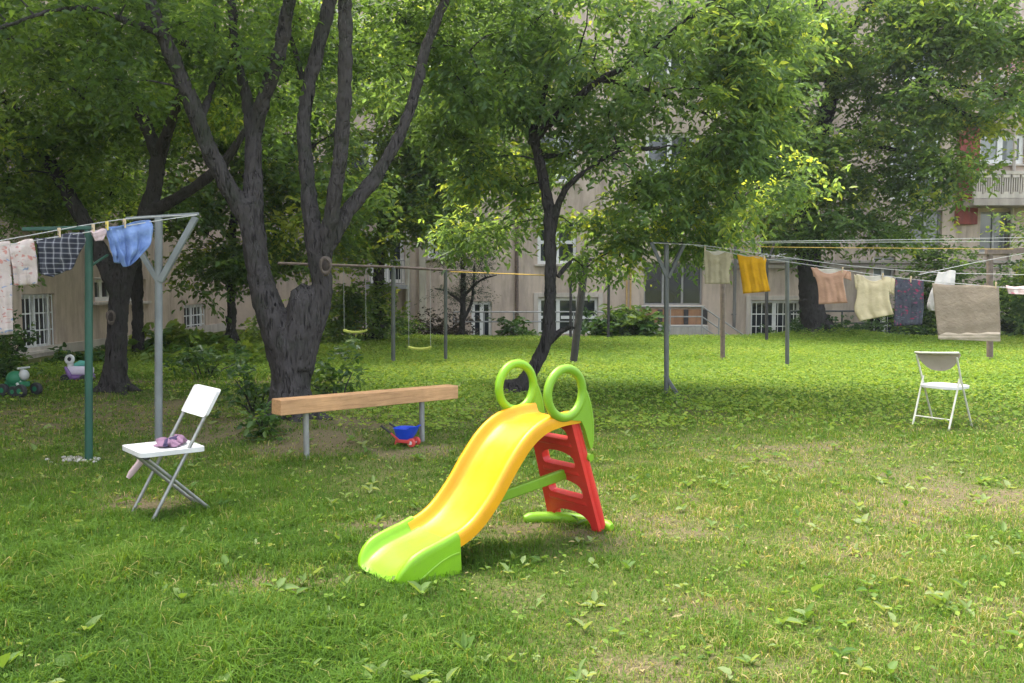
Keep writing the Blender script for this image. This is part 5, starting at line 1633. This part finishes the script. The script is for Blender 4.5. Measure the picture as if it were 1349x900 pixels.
# right hand lines
QA = at(905, 321, YRr + .15); QB = at(1560, 402, 8.4)
RLINE = [(905, 321), (950, 331), (1000, 340), (1045, 346), (1100, 354), (1160, 363), (1220, 370), (1290, 376), (1349, 381), (1440, 388), (1560, 398)]
cline('line carrying the beige, mustard, peach and cream tops', [onplane(x, y, QA, QB) for x, y in RLINE])
KA = at(858, 320, YRr); KB = at(1560, 374, 8.9)
cline('empty line just above the laundry on the right', [onplane(x, y, KA, KB) for x, y in ((858, 320), (930, 324), (1020, 337), (1120, 350), (1230, 359), (1349, 362), (1560, 368))])
for i, (lab, pts, mt) in enumerate((('highest grey line running to the right edge', ((905, 320), (1020, 318), (1180, 316), (1349, 313), (1560, 309)), 'line'),
                                    ('second highest grey line running to the right edge', ((905, 322), (1020, 320), (1180, 319), (1349, 318), (1560, 316)), 'line'),
                                    ('yellow line running to the stout brown post', ((915, 322), (1020, 325.5), (1180, 327), (1300, 328), (1335, 328)), 'line_yellow'))):
    cline(lab, [at(x, y, YRr + .4 + (x - 905) * .0055) for x, y in pts], mt, .0045)
cline('yellow line strung from the swing frame to the slender tree', [at(592, 358, p1.y + .05), at(660, 360.5, 14.2), at(724, 363, 12.0)], 'line_yellow', .009)
cline('thin line rising from the laundry to the brown post', [at(1210, 362, 10.2), at(1290, 345, 12.5), at(1349, 334, 15.5)], 'line')


def gauss(x): return math.exp(-x * x)


def garment(name, label, cat, rows, A, B, mat, amp=.02, freq=3.0, gap=.03, dip=0, seed=0, nc=26, k=7, sleeves=None, hem=None, inside='c_inside', group='laundry on the lines', lean=0):
    """rows: (xl, yl, xr, yr) pixel outline from the line down"""
    rng = np.random.default_rng(seed)
    n = Vector((-(B.y - A.y), B.x - A.x, 0)).normalized()
    if n.y > 0: n = -n   # towards the camera
    top = onplane((rows[0][0] + rows[0][2]) / 2, (rows[0][1] + rows[0][3]) / 2, A, B)
    root = thing(name, label, cat, top, group)
    ph = rng.uniform(0, 6, 6)

    def sheet(rws, off, dipk, amp_, sd, nm, mt, hang=1.0, ncol=nc):
        rr = crom(rws, k); nr = len(rr); G = []; UVs = []
        for i, (xl, yl, xr, yr) in enumerate(rr):
            t = i / (nr - 1); row = []
            for j in range(ncol):
                s = j / (ncol - 1)
                x = xl + (xr - xl) * s; y = yl + (yr - yl) * s
                if dipk and t < .6: y += dipk * math.sin(math.pi * min(1, max(0, (s - .18) / .64))) ** .8 * (1 - t / .6) if .18 < s < .82 else 0
                y += (1 - t) ** 3 * 1.2 * math.sin(s * math.pi * 2)
                p = onplane(x, y, A, B)
                w = amp_ * (.25 + .75 * t) * (math.sin(freq * 6.28 * s + ph[0] + sd + 1.3 * t) * .6 + math.sin(freq * 2.3 * 6.28 * s + ph[1] - 2.2 * t + sd) * .3 + math.sin(5 * t + ph[2] + 3 * s) * .5)
                cr = amp_ * .35 * math.sin(9 * (s + t * .8) + ph[3]) * math.sin(11 * (t - s * .5) + ph[4])
                p = p + n * (off * math.sin(min(1, t * 3) * math.pi / 2) + w + cr + lean * t)
                row.append(p); UVs.append((p.x - top.x, p.z - top.z, sd))
            G.append(row)
        mb = MB(); mb.grid(G); o = mb.build(nm, mt, root, angle=80, fixn=False)
        a = o.data.attributes.new('clothuv', 'FLOAT_VECTOR', 'POINT'); a.data.foreach_set('vector', np.array(UVs, np.float32).ravel())
        md = o.modifiers.new('thick', 'SOLIDIFY'); md.thickness = .004; md.offset = 0
        return o
    sheet(rows, gap * .5, dip, amp, 0, 'front', mat)
    back = [(xl + 1, yl, xr - 1, yr) for xl, yl, xr, yr in rows]
    back[-1] = (back[-1][0] + 2, back[-1][1] - 3, back[-1][2] - 1, back[-1][3] - 2)
    sheet(back, -gap * .5, 0, amp * .8, 2.2, 'back', inside if dip else mat)
    for i, sv in enumerate(sleeves or []):
        sheet(sv, gap * .2, 0, amp * .7, 4 + i, 'sleeve', mat, ncol=10)
    if hem: sheet(hem, gap * .5 + .004, 0, amp, 0, 'hem', 'c_hem')
    return root


# left laundry
garment('cloth', 'long pale flowered cloth hanging at the left edge', 'laundry', [(-38, 326, 13, 318), (-38, 350, 14, 345), (-36, 395, 15, 388), (-34, 443, 16, 440)], LA, LBp, 'c_palefloral', .02, 2, seed=1)
garment('dress', 'pink and white flowered dress hanging left of the plaid shirt', 'laundry', [(11, 321, 43, 315), (12, 335, 46, 332), (15, 355, 49, 352), (18, 377, 48, 374)], LA, LBp, 'c_palefloral', .014, 2, seed=2)
garment('shirt', 'dark plaid shirt hanging left of the green pole', 'laundry', [(46, 314, 108, 306), (49, 325, 112, 318), (50, 342, 104, 333), (52, 360, 97, 349), (68, 365, 92, 355)], LA, LBp, 'c_plaid', .018, 2, seed=3)
garment('cloth', 'small pink cloth hanging between green pole and blue shirt', 'laundry', [(119, 304, 140, 302), (121, 310, 139, 308), (124, 318, 134, 317)], LA, LBp, 'c_pink', .008, 2, seed=4, nc=12)
garment('shirt', 'blue shirt drooping from the line by the grey post', 'laundry', [(141, 299, 199, 290), (142, 307, 200, 298), (147, 319, 199, 311), (151, 331, 194, 325), (155, 341, 183, 338), (160, 352, 171, 350)], LA, LBp, 'c_blue', .04, 2.6, seed=5, nc=44, k=9,
        sleeves=[[(139, 301, 159, 299), (142, 316, 163, 316), (146, 332, 162, 334), (150, 346, 157, 347)]])
# right laundry
garment('top', 'plain beige top with a pale neckline hanging nearest the v post', 'laundry', [(928, 329, 962, 333), (928, 340, 964, 344), (929, 355, 961, 357), (929, 374, 962, 374)], QA, QB, 'c_sage', .014, 2, dip=5, seed=6,
        sleeves=[[(955, 332, 965, 335), (957, 338, 967, 341)]])
garment('top', 'mustard yellow top gathered along the line', 'laundry', [(971, 335, 1010, 341), (974, 350, 1009, 352), (977, 368, 1011, 367), (979, 387, 1015, 384)], QA, QB, 'c_mustard', .016, 3, seed=7)
garment('top', 'peach top with a white inside neckline', 'laundry', [(1068, 352, 1118, 357), (1074, 364, 1112, 367), (1078, 380, 1114, 383), (1079, 401, 1117, 399)], QA, QB, 'c_peach', .013, 2, dip=6, seed=8,
        sleeves=[[(1069, 352, 1078, 354), (1072, 364, 1081, 368)], [(1108, 356, 1121, 359), (1111, 366, 1122, 370)]])
garment('top', 'cream yellow top with short sleeves', 'laundry', [(1128, 361, 1176, 366), (1130, 372, 1172, 376), (1129, 390, 1172, 392), (1126, 408, 1175, 406), (1133, 423, 1178, 414)], QA, QB, 'c_cream', .014, 2, dip=7, seed=9,
        sleeves=[[(1125, 361, 1134, 363), (1127, 380, 1133, 384)], [(1167, 365, 1179, 368), (1171, 384, 1178, 390)]])
garment('skirt', 'dark flowered skirt hanging left of the towel', 'laundry', [(1180, 366, 1217, 370), (1179, 385, 1217, 388), (1179, 405, 1217, 406), (1178, 430, 1215, 428)], QA, QB, 'c_darkfloral', .012, 3, seed=10)
garment('towel', 'large taupe towel hung over the right line', 'laundry', [(1228, 373, 1316, 378), (1231, 398, 1317, 400), (1234, 424, 1318, 426), (1236, 441, 1318, 443)], QA, QB, 'c_taupe', .012, 1.5, seed=11, nc=34,
        hem=[(1235, 436, 1318, 438), (1236, 441, 1318, 443), (1237, 447, 1318, 450)])
garment('cloth', 'small pink spotted cloth at the right edge', 'laundry', [(1325, 376, 1362, 379), (1327, 382, 1361, 384), (1329, 387, 1360, 389)], QA, QB, 'c_pinkspot', .01, 3, seed=12, nc=14)
garment('blouse', 'white blouse hanging behind the taupe towel', 'laundry', [(1236, 358, 1259, 357), (1232, 370, 1258, 370), (1224, 390, 1256, 390), (1221, 404, 1252, 406), (1224, 409, 1250, 410)], KA, KB, 'c_white', .02, 2, seed=13)

# clothes pegs
GPg = 'clothes pegs'
for (px, py, A, B, mt, lab) in ((78, 305, LA, LBp, 'peg', 'wooden peg holding the plaid shirt'), (123, 300, LA, LBp, 'peg', 'wooden peg on the small pink cloth by the green pole'),
                                (141, 296, LA, LBp, 'peg_yellow', 'yellow peg at the corner of the blue shirt'), (164, 293, LA, LBp, 'peg', 'brown peg in the middle of the blue shirt'),
                                (929, 326, QA, QB, 'peg', 'peg at the shoulder of the beige top'), (1007, 339, QA, QB, 'peg', 'peg at the corner of the mustard top'),
                                (1110, 354, QA, QB, 'peg', 'peg at the shoulder of the peach top'), (1163, 362, QA, QB, 'peg', 'peg at the shoulder of the cream top'),
                                (1200, 366, QA, QB, 'peg', 'peg on the dark flowered skirt'), (1312, 374, QA, QB, 'peg', 'peg at the right corner of the taupe towel')):
    c = onplane(px, py + 3, A, B); n = Vector((-(B.y - A.y), B.x - A.x, 0)).normalized(); X = n.cross(UPZ)
    t = thing('clothes_peg', lab, 'peg', c, GPg)
    for sg in (1, -1):
        mb = MB(); mb.bar(c + n * (sg * .010) + UPZ * -.028, c + n * (sg * .013) + UPZ * .045, .013, .008, n); mb.build('jaw', mt, t, bevel=.002)
    mb = MB(); mb.tube([c + UPZ * .012 - X * .008, c + UPZ * .012 + X * .008], .008, 8); mb.build('spring', 'steel', t)

# thin volume added to lift dark tones like a lens veil
VEIL = .0006
if VEIL:
    mb = MB(); mb.box((0, 10, 7.1), 210, 210, 18.0)
    hz = mb.build('added_veil', 'concrete', None, smooth=False)
    hm = bpy.data.materials.new('veil_volume'); hm.use_nodes = True; hn = hm.node_tree
    hn.nodes.remove(hn.nodes['Principled BSDF'])
    pv = hn.nodes.new('ShaderNodeVolumePrincipled'); pv.inputs['Color'].default_value = (.92, .95, 1, 1); pv.inputs['Density'].default_value = VEIL; pv.inputs['Anisotropy'].default_value = .35
    hn.links.new(pv.outputs[0], hn.nodes['Material Output'].inputs['Volume'])
    hz.data.materials.clear(); hz.data.materials.append(hm); hz['kind'] = 'stuff'; hz['label'] = 'thin added volume standing in for a lens veil'

# ================================================================== LIGHT AND RENDER
EL, AZ = R(66), R(-58)
Sd = Vector((math.sin(AZ) * math.cos(EL), math.cos(AZ) * math.cos(EL), math.sin(EL)))
sun = bpy.data.lights.new('sun', 'SUN'); sun.energy = 1.35; sun.angle = R(28); sun.color = (1.0, .955, .88)
so = bpy.data.objects.new('sun', sun); COL.objects.link(so); so.rotation_euler = Sd.to_track_quat('Z', 'Y').to_euler(); so.location = (0, 0, 30)
w = bpy.data.worlds.new('World'); scene.world = w; w.use_nodes = True
nt = w.node_tree; bg = nt.nodes['Background']
sky = nt.nodes.new('ShaderNodeTexSky'); sky.sky_type = 'NISHITA'; sky.sun_disc = False
sky.sun_elevation = EL; sky.sun_rotation = AZ; sky.air_density = 1.2; sky.dust_density = 3.0; sky.ozone_density = 1.0
hs = nt.nodes.new('ShaderNodeHueSaturation'); hs.inputs['Saturation'].default_value = .45
nt.links.new(sky.outputs[0], hs.inputs['Color']); nt.links.new(hs.outputs[0], bg.inputs[0]); bg.inputs[1].default_value = .15
vs_ = scene.view_settings
vs_.view_transform = 'Standard'; vs_.look = 'None'; vs_.exposure = 2.28; vs_.gamma = 1
scene.display_settings.display_device = 'sRGB'
scene.render.engine = 'CYCLES'
cy = scene.cycles
cy.max_bounces = 9; cy.diffuse_bounces = 6; cy.glossy_bounces = 2; cy.transmission_bounces = 4; cy.transparent_max_bounces = 4
cy.use_denoising = True
cy.sample_clamp_indirect = 6
